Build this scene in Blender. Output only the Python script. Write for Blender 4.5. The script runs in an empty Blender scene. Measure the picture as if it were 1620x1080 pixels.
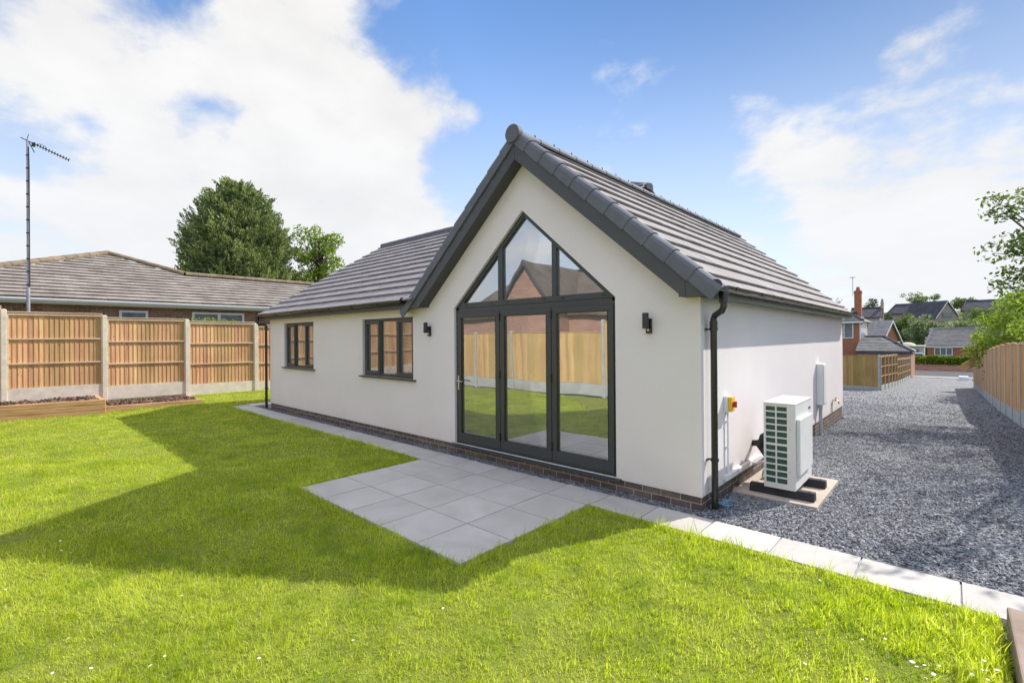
import bpy, math, random
import numpy as np
from mathutils import Vector, Matrix
from mathutils.geometry import tessellate_polygon
R = math.radians
rnd = random.Random(7)
rng = np.random.default_rng(11)
sc = bpy.context.scene
COL = sc.collection

# ------------------------------------------------------------------ materials
def nt(m):
    return m.node_tree.nodes, m.node_tree.links

def new_mat(name, rough=0.8, spec=0.3, metal=0.0):
    m = bpy.data.materials.new(name); m.use_nodes = True
    n, l = nt(m)
    b = n['Principled BSDF']
    b.inputs['Roughness'].default_value = rough
    b.inputs['Specular IOR Level'].default_value = spec
    b.inputs['Metallic'].default_value = metal
    return m, n, l, b

def N(n, t, **k):
    x = n.new(t)
    for a, v in k.items():
        setattr(x, a, v)
    return x

def noise(n, l, scale, detail=4, rough=0.6, vec=None, out='Fac'):
    t = N(n, 'ShaderNodeTexNoise'); t.inputs['Scale'].default_value = scale
    t.inputs['Detail'].default_value = detail; t.inputs['Roughness'].default_value = rough
    if vec is None:
        g = N(n, 'ShaderNodeNewGeometry'); vec = g.outputs['Position']
    l.new(vec, t.inputs['Vector'])
    return t.outputs[out]

def ramp(n, l, fac, stops):
    r = N(n, 'ShaderNodeValToRGB'); e = r.color_ramp.elements
    while len(e) < len(stops): e.new(0.5)
    for i, (p, c) in enumerate(stops):
        e[i].position = p; e[i].color = (*c, 1) if len(c) == 3 else c
    l.new(fac, r.inputs['Fac'])
    return r.outputs['Color']

def mix(n, l, fac, a, b, mode='MIX'):
    m = N(n, 'ShaderNodeMix', data_type='RGBA', blend_type=mode)
    for s, v in ((m.inputs[0], fac), (m.inputs[6], a), (m.inputs[7], b)):
        if isinstance(v, (int, float)): s.default_value = v
        elif isinstance(v, tuple): s.default_value = (*v, 1)
        else: l.new(v, s)
    return m.outputs[2]

def bump(n, l, b, h, strength=0.3, dist=0.01):
    u = N(n, 'ShaderNodeBump'); u.inputs['Strength'].default_value = strength
    u.inputs['Distance'].default_value = dist
    l.new(h, u.inputs['Height']); l.new(u.outputs['Normal'], b.inputs['Normal'])

def mvar(name, c1, c2, scale=3, rough=0.8, spec=0.3, bs=0, bd=0.003, bscale=60, island=0, metal=0.0, stretch=None):
    """surface that wanders between two colours, optional bump and per-piece variation"""
    m, n, l, b = new_mat(name, rough, spec, metal)
    vec = None
    if stretch:
        g = N(n, 'ShaderNodeNewGeometry'); mp = N(n, 'ShaderNodeVectorMath', operation='MULTIPLY')
        l.new(g.outputs['Position'], mp.inputs[0]); mp.inputs[1].default_value = stretch; vec = mp.outputs[0]
    f = noise(n, l, scale, 5, 0.65, vec)
    c = ramp(n, l, f, [(0.3, c1), (0.7, c2)])
    if island:
        g = N(n, 'ShaderNodeNewGeometry')
        mr = N(n, 'ShaderNodeMapRange'); mr.inputs['To Min'].default_value = 1 - island; mr.inputs['To Max'].default_value = 1 + island
        l.new(g.outputs['Random Per Island'], mr.inputs['Value'])
        hs = N(n, 'ShaderNodeHueSaturation'); l.new(c, hs.inputs['Color']); l.new(mr.outputs[0], hs.inputs['Value'])
        c = hs.outputs['Color']
    l.new(c, b.inputs['Base Color'])
    if bs:
        bump(n, l, b, noise(n, l, bscale, 4, 0.6), bs, bd)
    return m

def brick_mat(name, c1, c2, mortar, rough=0.85, bw=0.225, rh=0.075, ms=0.01):
    m, n, l, b = new_mat(name, rough, 0.2)
    g = N(n, 'ShaderNodeNewGeometry'); s = N(n, 'ShaderNodeSeparateXYZ'); l.new(g.outputs['Position'], s.inputs[0])
    a = N(n, 'ShaderNodeMath', operation='ADD'); l.new(s.outputs['X'], a.inputs[0]); l.new(s.outputs['Y'], a.inputs[1])
    c = N(n, 'ShaderNodeCombineXYZ'); l.new(a.outputs[0], c.inputs['X']); l.new(s.outputs['Z'], c.inputs['Y'])
    t = N(n, 'ShaderNodeTexBrick'); l.new(c.outputs[0], t.inputs['Vector'])
    t.inputs['Color1'].default_value = (*c1, 1); t.inputs['Color2'].default_value = (*c2, 1); t.inputs['Mortar'].default_value = (*mortar, 1)
    t.inputs['Scale'].default_value = 1; t.inputs['Brick Width'].default_value = bw; t.inputs['Row Height'].default_value = rh
    t.inputs['Mortar Size'].default_value = ms * 0.5; t.inputs['Mortar Smooth'].default_value = 0.2; t.inputs['Bias'].default_value = -0.1
    f = noise(n, l, 14, 4)
    l.new(mix(n, l, 0.5, t.outputs['Color'], ramp(n, l, f, [(0.3, (0.35,) * 3), (0.7, (0.75,) * 3)]), 'OVERLAY'), b.inputs['Base Color'])
    inv = N(n, 'ShaderNodeMath', operation='SUBTRACT'); inv.inputs[0].default_value = 1; l.new(t.outputs['Fac'], inv.inputs[1])
    bump(n, l, b, inv.outputs[0], 0.6, 0.006)
    return m

M = {}
# render walls
def render_mat():
    m, n, l, b = new_mat('silicone_render', 0.9, 0.15)
    big = noise(n, l, 0.7, 6, 0.6); c = ramp(n, l, big, [(0.25, (0.765, 0.715, 0.715)), (0.75, (0.83, 0.775, 0.78))])
    c = mix(n, l, 0.16, c, ramp(n, l, noise(n, l, 75, 3, 0.7), [(0.3, (0.25,) * 3), (0.7, (0.75,) * 3)]), 'OVERLAY')
    g = N(n, 'ShaderNodeNewGeometry'); s = N(n, 'ShaderNodeSeparateXYZ'); l.new(g.outputs['Position'], s.inputs[0])
    # splash dirt low on the wall
    mr = N(n, 'ShaderNodeMapRange'); mr.inputs['From Min'].default_value = 0.15; mr.inputs['From Max'].default_value = 0.55
    mr.inputs['To Min'].default_value = 0.35; mr.inputs['To Max'].default_value = 0.0; l.new(s.outputs['Z'], mr.inputs['Value'])
    mm = N(n, 'ShaderNodeMath', operation='MULTIPLY'); l.new(mr.outputs[0], mm.inputs[0]); l.new(noise(n, l, 6, 5), mm.inputs[1])
    l.new(mix(n, l, mm.outputs[0], c, (0.52, 0.44, 0.35)), b.inputs['Base Color'])
    bump(n, l, b, noise(n, l, 330, 2, 0.5), 0.55, 0.003)
    return m
M['render'] = render_mat()
M['plinth'] = brick_mat('dark_brick', (0.10, 0.085, 0.082), (0.165, 0.135, 0.122), (0.42, 0.33, 0.25))
M['nbrick'] = brick_mat('neighbour_brick', (0.20, 0.105, 0.07), (0.33, 0.20, 0.14), (0.42, 0.36, 0.30))
M['redbrick'] = brick_mat('red_brick', (0.34, 0.11, 0.06), (0.42, 0.16, 0.09), (0.45, 0.33, 0.26))
M['pinkbrick'] = brick_mat('pinkish_brick', (0.34, 0.17, 0.12), (0.46, 0.27, 0.20), (0.5, 0.42, 0.36))
M['bluebrick'] = brick_mat('buff_brick', (0.34, 0.27, 0.22), (0.42, 0.34, 0.28), (0.5, 0.45, 0.4))
M['tile'] = mvar('anthracite_roof_tile', (0.245, 0.225, 0.227), (0.33, 0.303, 0.305), 5, 0.85, 0.2, 0.3, 0.002, 120, 0.09)
M['cap'] = mvar('verge_cap_plastic', (0.125, 0.133, 0.158), (0.155, 0.163, 0.19), 4, 0.7, 0.25, 0.15, 0.001, 200, 0.06)
M['grey'] = mvar('anthracite_board', (0.056, 0.058, 0.062), (0.072, 0.074, 0.078), 2, 0.45, 0.45, 0.1, 0.001, 150)
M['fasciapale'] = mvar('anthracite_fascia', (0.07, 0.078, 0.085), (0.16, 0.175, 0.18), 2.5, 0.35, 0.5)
M['frame'] = mvar('anthracite_aluminium', (0.040, 0.048, 0.052), (0.048, 0.056, 0.060), 2, 0.38, 0.5)
M['black'] = mvar('black_plastic', (0.012, 0.012, 0.013), (0.02, 0.02, 0.021), 6, 0.25, 0.6)
M['rubber'] = mvar('black_rubber', (0.025, 0.026, 0.03), (0.05, 0.05, 0.055), 8, 0.8, 0.3, 0.3, 0.002, 90)
M['ntile'] = mvar('weathered_brown_tile', (0.20, 0.172, 0.15), (0.34, 0.302, 0.27), 1.7, 0.9, 0.1, 0.4, 0.006, 40, 0.11)
M['nridge'] = mvar('mossy_ridge_tile', (0.16, 0.12, 0.08), (0.28, 0.22, 0.15), 3, 0.9, 0.1, 0.4, 0.006, 40, 0.12)
M['slate'] = mvar('grey_concrete_tile', (0.20, 0.19, 0.185), (0.32, 0.31, 0.30), 2, 0.9, 0.1, 0.2, 0.01, 20, 0.12)
M['darkslate'] = mvar('dark_roof', (0.055, 0.055, 0.07), (0.10, 0.10, 0.115), 1, 0.9, 0.1, 0.2, 0.01, 10, 0.1)
M['brownroof'] = mvar('brown_roof', (0.10, 0.08, 0.065), (0.19, 0.16, 0.13), 1.5, 0.9, 0.1, 0.4, 0.02, 12, 0.15)
M['upvc'] = mvar('white_upvc', (0.76, 0.76, 0.77), (0.82, 0.82, 0.82), 2, 0.4, 0.4)
M['white'] = mvar('white_painted_metal', (0.70, 0.69, 0.67), (0.76, 0.75, 0.73), 3, 0.42, 0.4)
M['coil'] = mvar('green_heat_exchanger', (0.03, 0.07, 0.052), (0.075, 0.14, 0.105), 9, 0.6, 0.3, 0.8, 0.004, 130, stretch=(1, 1, 6))
M['yellow'] = mvar('yellow_plastic', (0.75, 0.46, 0.02), (0.80, 0.50, 0.03), 3, 0.4, 0.4)
M['red'] = mvar('red_plastic', (0.55, 0.03, 0.015), (0.62, 0.04, 0.02), 3, 0.35, 0.5)
M['steel'] = mvar('brushed_steel', (0.55, 0.52, 0.47), (0.65, 0.62, 0.56), 5, 0.3, 0.5, metal=0.9)
M['galv'] = mvar('galvanised_pole', (0.30, 0.29, 0.33), (0.48, 0.46, 0.50), 3, 0.5, 0.5, metal=0.3)
M['brass'] = mvar('brass', (0.35, 0.22, 0.08), (0.45, 0.29, 0.11), 5, 0.35, 0.5, metal=0.9)
M['twine'] = mvar('blue_twine', (0.15, 0.30, 0.42), (0.25, 0.42, 0.55), 20, 0.8, 0.2)
M['navy'] = mvar('navy_print', (0.05, 0.07, 0.2), (0.06, 0.08, 0.24), 20, 0.5, 0.3)
M['conc'] = mvar('fence_concrete', (0.58, 0.51, 0.43), (0.78, 0.70, 0.60), 4, 0.95, 0.1, 0.4, 0.003, 70)
M['conc2'] = mvar('grey_concrete', (0.36, 0.37, 0.38), (0.50, 0.51, 0.51), 4, 0.95, 0.1, 0.4, 0.003, 70)
M['pad'] = mvar('concrete_pad', (0.42, 0.36, 0.30), (0.54, 0.465, 0.395), 3, 0.95, 0.1, 0.3, 0.003, 60)
M['kerb'] = mvar('pale_kerb', (0.5, 0.49, 0.47), (0.62, 0.61, 0.58), 3, 0.9, 0.1)
M['bark'] = mvar('bark', (0.09, 0.07, 0.05), (0.17, 0.14, 0.11), 8, 0.95, 0.1, 0.6, 0.01, 30)
M['asphalt'] = mvar('asphalt', (0.09, 0.09, 0.095), (0.13, 0.13, 0.135), 6, 0.95, 0.1, 0.3, 0.01, 50)
M['pavement'] = mvar('pavement', (0.33, 0.32, 0.31), (0.42, 0.41, 0.39), 3, 0.95, 0.1)
M['soil'] = mvar('bed_soil', (0.075, 0.045, 0.035), (0.19, 0.12, 0.095), 30, 0.95, 0.1, 1.0, 0.03, 30)
M['soilclod'] = mvar('soil_clod', (0.10, 0.06, 0.045), (0.23, 0.15, 0.12), 20, 0.95, 0.1, 0.5, 0.006, 90, 0.3)
M['floor'] = mvar('grey_laminate', (0.40, 0.375, 0.35), (0.52, 0.49, 0.46), 3, 0.5, 0.3, stretch=(1, 9, 1))
M['inwall'] = mvar('interior_paint', (0.74, 0.73, 0.71), (0.78, 0.77, 0.75), 2, 0.9, 0.1)
M['daisy'] = mvar('daisy_petal', (0.80, 0.80, 0.78), (0.85, 0.85, 0.83), 20, 0.7, 0.2)
M['daisyc'] = mvar('daisy_centre', (0.7, 0.5, 0.05), (0.8, 0.6, 0.1), 20, 0.7, 0.2)
M['silver'] = mvar('silver_car_paint', (0.42, 0.43, 0.45), (0.48, 0.49, 0.51), 3, 0.25, 0.6, metal=0.4)
M['carglass'] = mvar('car_glass', (0.03, 0.035, 0.04), (0.04, 0.045, 0.05), 3, 0.08, 0.6)
M['farglass'] = mvar('far_window_glass', (0.09, 0.11, 0.14), (0.22, 0.25, 0.29), 3, 0.12, 0.6)
M['canvas'] = mvar('cream_canvas', (0.62, 0.58, 0.48), (0.68, 0.64, 0.54), 3, 0.9, 0.1)
M['lilac'] = mvar('pale_painted_wall', (0.5, 0.47, 0.48), (0.56, 0.53, 0.53), 3, 0.9, 0.1)

def wood_mat(name, c1, c2, c3, vert=True, island=0.22):
    m, n, l, b = new_mat(name, 0.85, 0.15)
    g = N(n, 'ShaderNodeNewGeometry'); mp = N(n, 'ShaderNodeVectorMath', operation='MULTIPLY')
    l.new(g.outputs['Position'], mp.inputs[0])
    mp.inputs[1].default_value = (60, 60, 1.6) if vert else (1.5, 1.5, 28)
    off = N(n, 'ShaderNodeVectorMath', operation='ADD')
    sc_ = N(n, 'ShaderNodeMath', operation='MULTIPLY'); l.new(g.outputs['Random Per Island'], sc_.inputs[0]); sc_.inputs[1].default_value = 37
    l.new(mp.outputs[0], off.inputs[0]); l.new(sc_.outputs[0], off.inputs[1])
    f = noise(n, l, 1.0, 5, 0.6, off.outputs[0])
    c = ramp(n, l, f, [(0.25, c1), (0.5, c2), (0.8, c3)])
    # broad stains and knots
    v = N(n, 'ShaderNodeTexVoronoi'); v.inputs['Scale'].default_value = 5.0; l.new(g.outputs['Position'], v.inputs['Vector'])
    kn = ramp(n, l, v.outputs['Distance'], [(0.03, (1, 1, 1)), (0.10, (0, 0, 0))])
    c = mix(n, l, kn, c, tuple(x * 0.45 for x in c1))
    mr = N(n, 'ShaderNodeMapRange'); mr.inputs['To Min'].default_value = 1 - island; mr.inputs['To Max'].default_value = 1 + island
    l.new(g.outputs['Random Per Island'], mr.inputs['Value'])
    hs = N(n, 'ShaderNodeHueSaturation'); l.new(c, hs.inputs['Color']); l.new(mr.outputs[0], hs.inputs['Value'])
    mr2 = N(n, 'ShaderNodeMapRange'); mr2.inputs['To Min'].default_value = 0.488; mr2.inputs['To Max'].default_value = 0.512
    fr = N(n, 'ShaderNodeMath', operation='FRACT'); l.new(sc_.outputs[0], fr.inputs[0]); l.new(fr.outputs[0], mr2.inputs['Value'])
    l.new(mr2.outputs[0], hs.inputs['Hue'])
    big = noise(n, l, 0.9, 3)
    c = mix(n, l, 0.35, hs.outputs['Color'], ramp(n, l, big, [(0.3, (0.3, 0.3, 0.3)), (0.7, (0.7, 0.7, 0.7))]), 'OVERLAY')
    l.new(c, b.inputs['Base Color'])
    bump(n, l, b, f, 0.3, 0.003)
    return m
M['wood'] = wood_mat('featheredge_timber', (0.38, 0.19, 0.085), (0.58, 0.345, 0.175), (0.69, 0.46, 0.265))
M['rail'] = wood_mat('pale_rail_timber', (0.46, 0.36, 0.25), (0.62, 0.50, 0.36), (0.70, 0.58, 0.44), False, 0.12)
M['woodorange'] = wood_mat('orange_timber', (0.40, 0.19, 0.075), (0.62, 0.345, 0.15), (0.74, 0.46, 0.22))
M['woodgreen'] = wood_mat('treated_timber', (0.30, 0.18, 0.06), (0.46, 0.31, 0.12), (0.56, 0.41, 0.19))
M['woodback'] = wood_mat('new_timber', (0.42, 0.25, 0.09), (0.60, 0.40, 0.17), (0.70, 0.50, 0.25))
M['sleeper'] = wood_mat('sleeper_timber', (0.30, 0.17, 0.07), (0.52, 0.34, 0.16), (0.66, 0.47, 0.25), False, 0.12)
M['oldsleeper'] = wood_mat('weathered_sleeper', (0.13, 0.095, 0.07), (0.30, 0.235, 0.185), (0.44, 0.36, 0.29), False, 0.1)

def stone_mat():
    m, n, l, b = new_mat('porcelain_slab', 0.75, 0.25)
    g = N(n, 'ShaderNodeNewGeometry')
    off = N(n, 'ShaderNodeVectorMath', operation='ADD'); s_ = N(n, 'ShaderNodeMath', operation='MULTIPLY'); s_.inputs[1].default_value = 91
    l.new(g.outputs['Random Per Island'], s_.inputs[0]); l.new(g.outputs['Position'], off.inputs[0]); l.new(s_.outputs[0], off.inputs[1])
    f = N(n, 'ShaderNodeTexNoise'); f.inputs['Scale'].default_value = 1.6; f.inputs['Detail'].default_value = 7; f.inputs['Roughness'].default_value = 0.62
    f.inputs['Distortion'].default_value = 0.5; l.new(off.outputs[0], f.inputs['Vector'])
    c = ramp(n, l, f.outputs['Fac'], [(0.3, (0.44, 0.41, 0.38)), (0.52, (0.51, 0.478, 0.445)), (0.72, (0.56, 0.527, 0.495))])
    mr = N(n, 'ShaderNodeMapRange'); mr.inputs['To Min'].default_value = 0.93; mr.inputs['To Max'].default_value = 1.06
    l.new(g.outputs['Random Per Island'], mr.inputs['Value'])
    hs = N(n, 'ShaderNodeHueSaturation'); l.new(c, hs.inputs['Color']); l.new(mr.outputs[0], hs.inputs['Value'])
    l.new(hs.outputs['Color'], b.inputs['Base Color'])
    bump(n, l, b, noise(n, l, 25, 4), 0.12, 0.004)
    return m
M['slab'] = stone_mat()

def gravel_mat():
    m, n, l, b = new_mat('slate_gravel', 0.85, 0.2)
    g = N(n, 'ShaderNodeNewGeometry')
    v = N(n, 'ShaderNodeTexVoronoi'); v.inputs['Scale'].default_value = 38; l.new(g.outputs['Position'], v.inputs['Vector'])
    v2 = N(n, 'ShaderNodeTexVoronoi'); v2.inputs['Scale'].default_value = 17; l.new(g.outputs['Position'], v2.inputs['Vector'])
    sep = N(n, 'ShaderNodeSeparateColor'); l.new(v.outputs['Color'], sep.inputs[0])
    c = ramp(n, l, sep.outputs[0], [(0.0, (0.08, 0.084, 0.098)), (0.45, (0.165, 0.172, 0.19)), (0.8, (0.28, 0.285, 0.30)), (1.0, (0.48, 0.475, 0.47))])
    sep2 = N(n, 'ShaderNodeSeparateColor'); l.new(v2.outputs['Color'], sep2.inputs[0])
    c = mix(n, l, 0.5, c, ramp(n, l, sep2.outputs[1], [(0, (0.3,) * 3), (1, (0.75,) * 3)]), 'OVERLAY')
    # tyre tracks: paler compacted bands along the drive
    s = N(n, 'ShaderNodeSeparateXYZ'); l.new(g.outputs['Position'], s.inputs[0])
    big = noise(n, l, 0.8, 4)
    c = mix(n, l, ramp(n, l, big, [(0.45, (0, 0, 0)), (0.75, (0.5, 0.5, 0.5))]), c, (0.32, 0.315, 0.305))
    l.new(c, b.inputs['Base Color'])
    bump(n, l, b, v.outputs['Distance'], 1.0, 0.02)
    return m
M['gravel'] = gravel_mat()
M['stone'] = mvar('slate_chip', (0.135, 0.142, 0.162), (0.25, 0.257, 0.275), 25, 0.8, 0.25, 0, island=0.85)

def leaf_mat(name, c1, c2, c3, trans=0.3, nscale=0.8, rough=0.6, straw=False):
    m, n, l, b = new_mat(name, rough, 0.25)
    g = N(n, 'ShaderNodeNewGeometry')
    big = noise(n, l, nscale, 4, 0.6)
    add = N(n, 'ShaderNodeMath', operation='ADD'); mu = N(n, 'ShaderNodeMath', operation='MULTIPLY'); mu.inputs[1].default_value = 0.55
    l.new(g.outputs['Random Per Island'], mu.inputs[0]); l.new(big, add.inputs[0]); l.new(mu.outputs[0], add.inputs[1])
    c = ramp(n, l, add.outputs[0], [(0.42, c1), (0.75, c2), (1.08, c3)])
    if straw:   # dry thatch and moss show in small patches
        f = noise(n, l, 4.5, 5, 0.7); add2 = N(n, 'ShaderNodeMath', operation='MULTIPLY_ADD'); l.new(g.outputs['Random Per Island'], add2.inputs[0]); add2.inputs[1].default_value = .16; l.new(f, add2.inputs[2])
        c = mix(n, l, ramp(n, l, add2.outputs[0], [(0.68, (0, 0, 0)), (0.82, (0.7,) * 3)]), c, (0.46, 0.38, 0.19))
        f3 = noise(n, l, 2.2, 3, 0.6)
        c = mix(n, l, ramp(n, l, f3, [(0.52, (0, 0, 0)), (0.70, (0.6,) * 3)]), c, (0.17, 0.31, 0.03))
    l.new(c, b.inputs['Base Color'])
    t = N(n, 'ShaderNodeBsdfTranslucent')
    hs = N(n, 'ShaderNodeHueSaturation'); hs.inputs['Value'].default_value = 1.25; hs.inputs['Saturation'].default_value = 1.1; l.new(c, hs.inputs['Color'])
    l.new(hs.outputs['Color'], t.inputs['Color'])
    mx = N(n, 'ShaderNodeMixShader'); mx.inputs[0].default_value = trans
    o = n['Material Output']
    l.new(b.outputs[0], mx.inputs[1]); l.new(t.outputs[0], mx.inputs[2]); l.new(mx.outputs[0], o.inputs['Surface'])
    return m
M['grassblade'] = leaf_mat('grass_blade', (0.24, 0.35, 0.024), (0.47, 0.57, 0.045), (0.70, 0.74, 0.16), 0.55, 1.3, straw=True)
M['conifer'] = leaf_mat('conifer_spray', (0.055, 0.10, 0.055), (0.17, 0.235, 0.09), (0.42, 0.45, 0.16), 0.28, 1.0)
M['brightleaf'] = leaf_mat('bright_leaf', (0.11, 0.18, 0.025), (0.20, 0.29, 0.04), (0.34, 0.42, 0.08), 0.4, 0.9)
M['midleaf'] = leaf_mat('mid_leaf', (0.07, 0.12, 0.03), (0.13, 0.19, 0.05), (0.24, 0.30, 0.09), 0.35, 0.5)
M['paleleaf'] = leaf_mat('pale_leaf', (0.09, 0.14, 0.06), (0.19, 0.25, 0.11), (0.34, 0.38, 0.19), 0.3, 0.25)
M['darkleaf'] = leaf_mat('dark_leaf', (0.04, 0.07, 0.03), (0.07, 0.11, 0.045), (0.13, 0.17, 0.07), 0.25, 0.3)
M['hedgeleaf'] = leaf_mat('hedge_leaf', (0.05, 0.10, 0.015), (0.10, 0.19, 0.02), (0.32, 0.36, 0.04), 0.3, 0.9)
M['russet'] = leaf_mat('russet_frond', (0.25, 0.14, 0.06), (0.36, 0.28, 0.10), (0.45, 0.40, 0.18), 0.3, 0.9)

def turf_mat():
    m, n, l, b = new_mat('turf_soil', 0.95, 0.1)
    c = ramp(n, l, noise(n, l, 7, 6, 0.7), [(0.3, (0.15, 0.17, 0.035)), (0.6, (0.24, 0.28, 0.05)), (0.85, (0.36, 0.31, 0.14))])
    l.new(c, b.inputs['Base Color'])
    bump(n, l, b, noise(n, l, 60, 4), 1, 0.02)
    return m
M['turf'] = turf_mat()
M['ground'] = mvar('rough_grass_ground', (0.06, 0.09, 0.03), (0.12, 0.15, 0.05), 0.6, 0.95, 0.1, 0.6, 0.05, 5)

def glass_mat(name, refl, tint):
    m = bpy.data.materials.new(name); m.use_nodes = True
    n, l = nt(m); n.remove(n['Principled BSDF'])
    g = N(n, 'ShaderNodeBsdfGlossy'); g.inputs['Roughness'].default_value = 0.0; g.inputs['Color'].default_value = (0.95, 0.95, 0.96, 1)
    t = N(n, 'ShaderNodeBsdfTransparent'); t.inputs['Color'].default_value = (*tint, 1)
    lw = N(n, 'ShaderNodeLayerWeight'); lw.inputs['Blend'].default_value = 0.35
    mr = N(n, 'ShaderNodeMapRange'); mr.inputs['To Min'].default_value = refl; mr.inputs['To Max'].default_value = 1.0
    l.new(lw.outputs['Fresnel'], mr.inputs['Value'])
    mx = N(n, 'ShaderNodeMixShader'); l.new(mr.outputs[0], mx.inputs[0]); l.new(t.outputs[0], mx.inputs[1]); l.new(g.outputs[0], mx.inputs[2])
    # slight waviness of the panes
    w = noise(n, l, 1.1, 1, 0.4)
    u = N(n, 'ShaderNodeBump'); u.inputs['Strength'].default_value = 0.09; u.inputs['Distance'].default_value = 0.05
    l.new(w, u.inputs['Height']); l.new(u.outputs['Normal'], g.inputs['Normal'])
    df = N(n, 'ShaderNodeBsdfDiffuse'); df.inputs['Color'].default_value = (.8, .8, .8, 1)      # white veil mixed in to haze the reflections, like faint dust
    m2 = N(n, 'ShaderNodeMixShader'); m2.inputs[0].default_value = .09; l.new(mx.outputs[0], m2.inputs[1]); l.new(df.outputs[0], m2.inputs[2])
    l.new(m2.outputs[0], n['Material Output'].inputs['Surface'])
    return m
M['glass'] = glass_mat('double_glazing', 0.44, (0.86, 0.88, 0.87))

# ------------------------------------------------------------------ mesh builder
class MB:
    def __init__(s): s.v = []; s.f = []
    def add(s, vs, fs):
        o = len(s.v); s.v += [tuple(float(c) for c in v) for v in vs]; s.f += [tuple(i + o for i in f) for f in fs]; return s
    def box(s, x0, x1, y0, y1, z0, z1):
        v = [(x, y, z) for z in (z0, z1) for y in (y0, y1) for x in (x0, x1)]
        return s.add(v, [(0, 2, 3, 1), (4, 5, 7, 6), (0, 1, 5, 4), (2, 6, 7, 3), (0, 4, 6, 2), (1, 3, 7, 5)])
    def obox(s, c, a, b, d):
        """box centred at c with half-axis vectors a, b, d"""
        c, a, b, d = map(Vector, (c, a, b, d))
        v = [c + i * a + j * b + k * d for k in (-1, 1) for j in (-1, 1) for i in (-1, 1)]
        return s.add(v, [(0, 2, 3, 1), (4, 5, 7, 6), (0, 1, 5, 4), (2, 6, 7, 3), (0, 4, 6, 2), (1, 3, 7, 5)])
    def bar(s, p, q, w, h, up=(0, 0, 1)):
        p, q, up = Vector(p), Vector(q), Vector(up); d = (q - p); L = d.length; d.normalize()
        sd = d.cross(up).normalized(); u = sd.cross(d)
        return s.obox((p + q) / 2, d * (L / 2), sd * (w / 2), u * (h / 2))
    def hexa(s, v8):
        return s.add(v8, [(0, 3, 2, 1), (4, 5, 6, 7), (0, 1, 5, 4), (1, 2, 6, 5), (2, 3, 7, 6), (3, 0, 4, 7)])
    def prism(s, pts, d):
        """polygon (list of 3D points) extruded along vector d"""
        n = len(pts); d = Vector(d); a = [Vector(p) for p in pts]; b = [p + d for p in a]
        f = [tuple(reversed(range(n))), tuple(range(n, 2 * n))] + [(i, (i + 1) % n, n + (i + 1) % n, n + i) for i in range(n)]
        return s.add(a + b, f)
    def cyl(s, p, q, r, r2=None, n=12, cap=True):
        p, q = Vector(p), Vector(q); r2 = r if r2 is None else r2
        d = (q - p).normalized(); a = d.orthogonal().normalized(); b = d.cross(a)
        v = []
        for c, rr in ((p, r), (q, r2)):
            v += [c + a * (rr * math.cos(2 * math.pi * i / n)) + b * (rr * math.sin(2 * math.pi * i / n)) for i in range(n)]
        f = [(i, (i + 1) % n, n + (i + 1) % n, n + i) for i in range(n)]
        if cap: f += [tuple(reversed(range(n))), tuple(range(n, 2 * n))]
        return s.add(v, f)
    def tube(s, pts, r, n=8, r_end=None):
        pts = [Vector(p) for p in pts]; m = len(pts); v = []; prev = None
        for i, p in enumerate(pts):
            d = (pts[min(i + 1, m - 1)] - pts[max(i - 1, 0)]).normalized()
            if prev is None: a = d.orthogonal().normalized()
            else: a = (prev - d * prev.dot(d)).normalized()
            prev = a; b = d.cross(a); rr = r if r_end is None else r + (r_end - r) * i / (m - 1)
            v += [p + a * (rr * math.cos(2 * math.pi * k / n)) + b * (rr * math.sin(2 * math.pi * k / n)) for k in range(n)]
        f = [(i * n + k, i * n + (k + 1) % n, (i + 1) * n + (k + 1) % n, (i + 1) * n + k) for i in range(m - 1) for k in range(n)]
        f += [tuple(reversed(range(n))), tuple(range((m - 1) * n, m * n))]
        return s.add(v, f)

WL = {}
def wloc(o): return WL.get(o.name, Vector((0, 0, 0)))

def put(o, loc, parent):
    COL.objects.link(o)
    loc = Vector(loc)
    if parent is not None:
        o.parent = parent; loc = wloc(parent); o.location = (0, 0, 0)
    else:
        o.location = loc
    WL[o.name] = loc
    return loc

def tag(o, label=None, cat=None, group=None, kind=None):
    if label: o['label'] = label
    if cat: o['category'] = cat
    if group: o['group'] = group
    if kind: o['kind'] = kind
    return o

def thing(name, loc, label, cat, group=None):
    o = bpy.data.objects.new(name, None); o.empty_display_size = 0.2
    put(o, loc, None); return tag(o, label, cat, group)

def obj(name, mb, mat, parent=None, loc=None, bevel=0, smooth=False):
    """mb holds world coordinates; becomes ONE mesh object"""
    if loc is None:
        if parent is None:
            xs = [v[0] for v in mb.v]; ys = [v[1] for v in mb.v]; zs = [v[2] for v in mb.v]
            loc = ((min(xs) + max(xs)) / 2, (min(ys) + max(ys)) / 2, min(zs))
        else: loc = (0, 0, 0)
    me = bpy.data.meshes.new(name); o = bpy.data.objects.new(name, me)
    L = put(o, loc, parent)
    me.from_pydata([(v[0] - L.x, v[1] - L.y, v[2] - L.z) for v in mb.v], [], mb.f)
    me.materials.append(mat)
    if smooth:
        for p in me.polygons: p.use_smooth = True
    me.update()
    if bevel:
        b = o.modifiers.new('bevel', 'BEVEL'); b.width = bevel; b.segments = 2; b.limit_method = 'ANGLE'
    return o

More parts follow.
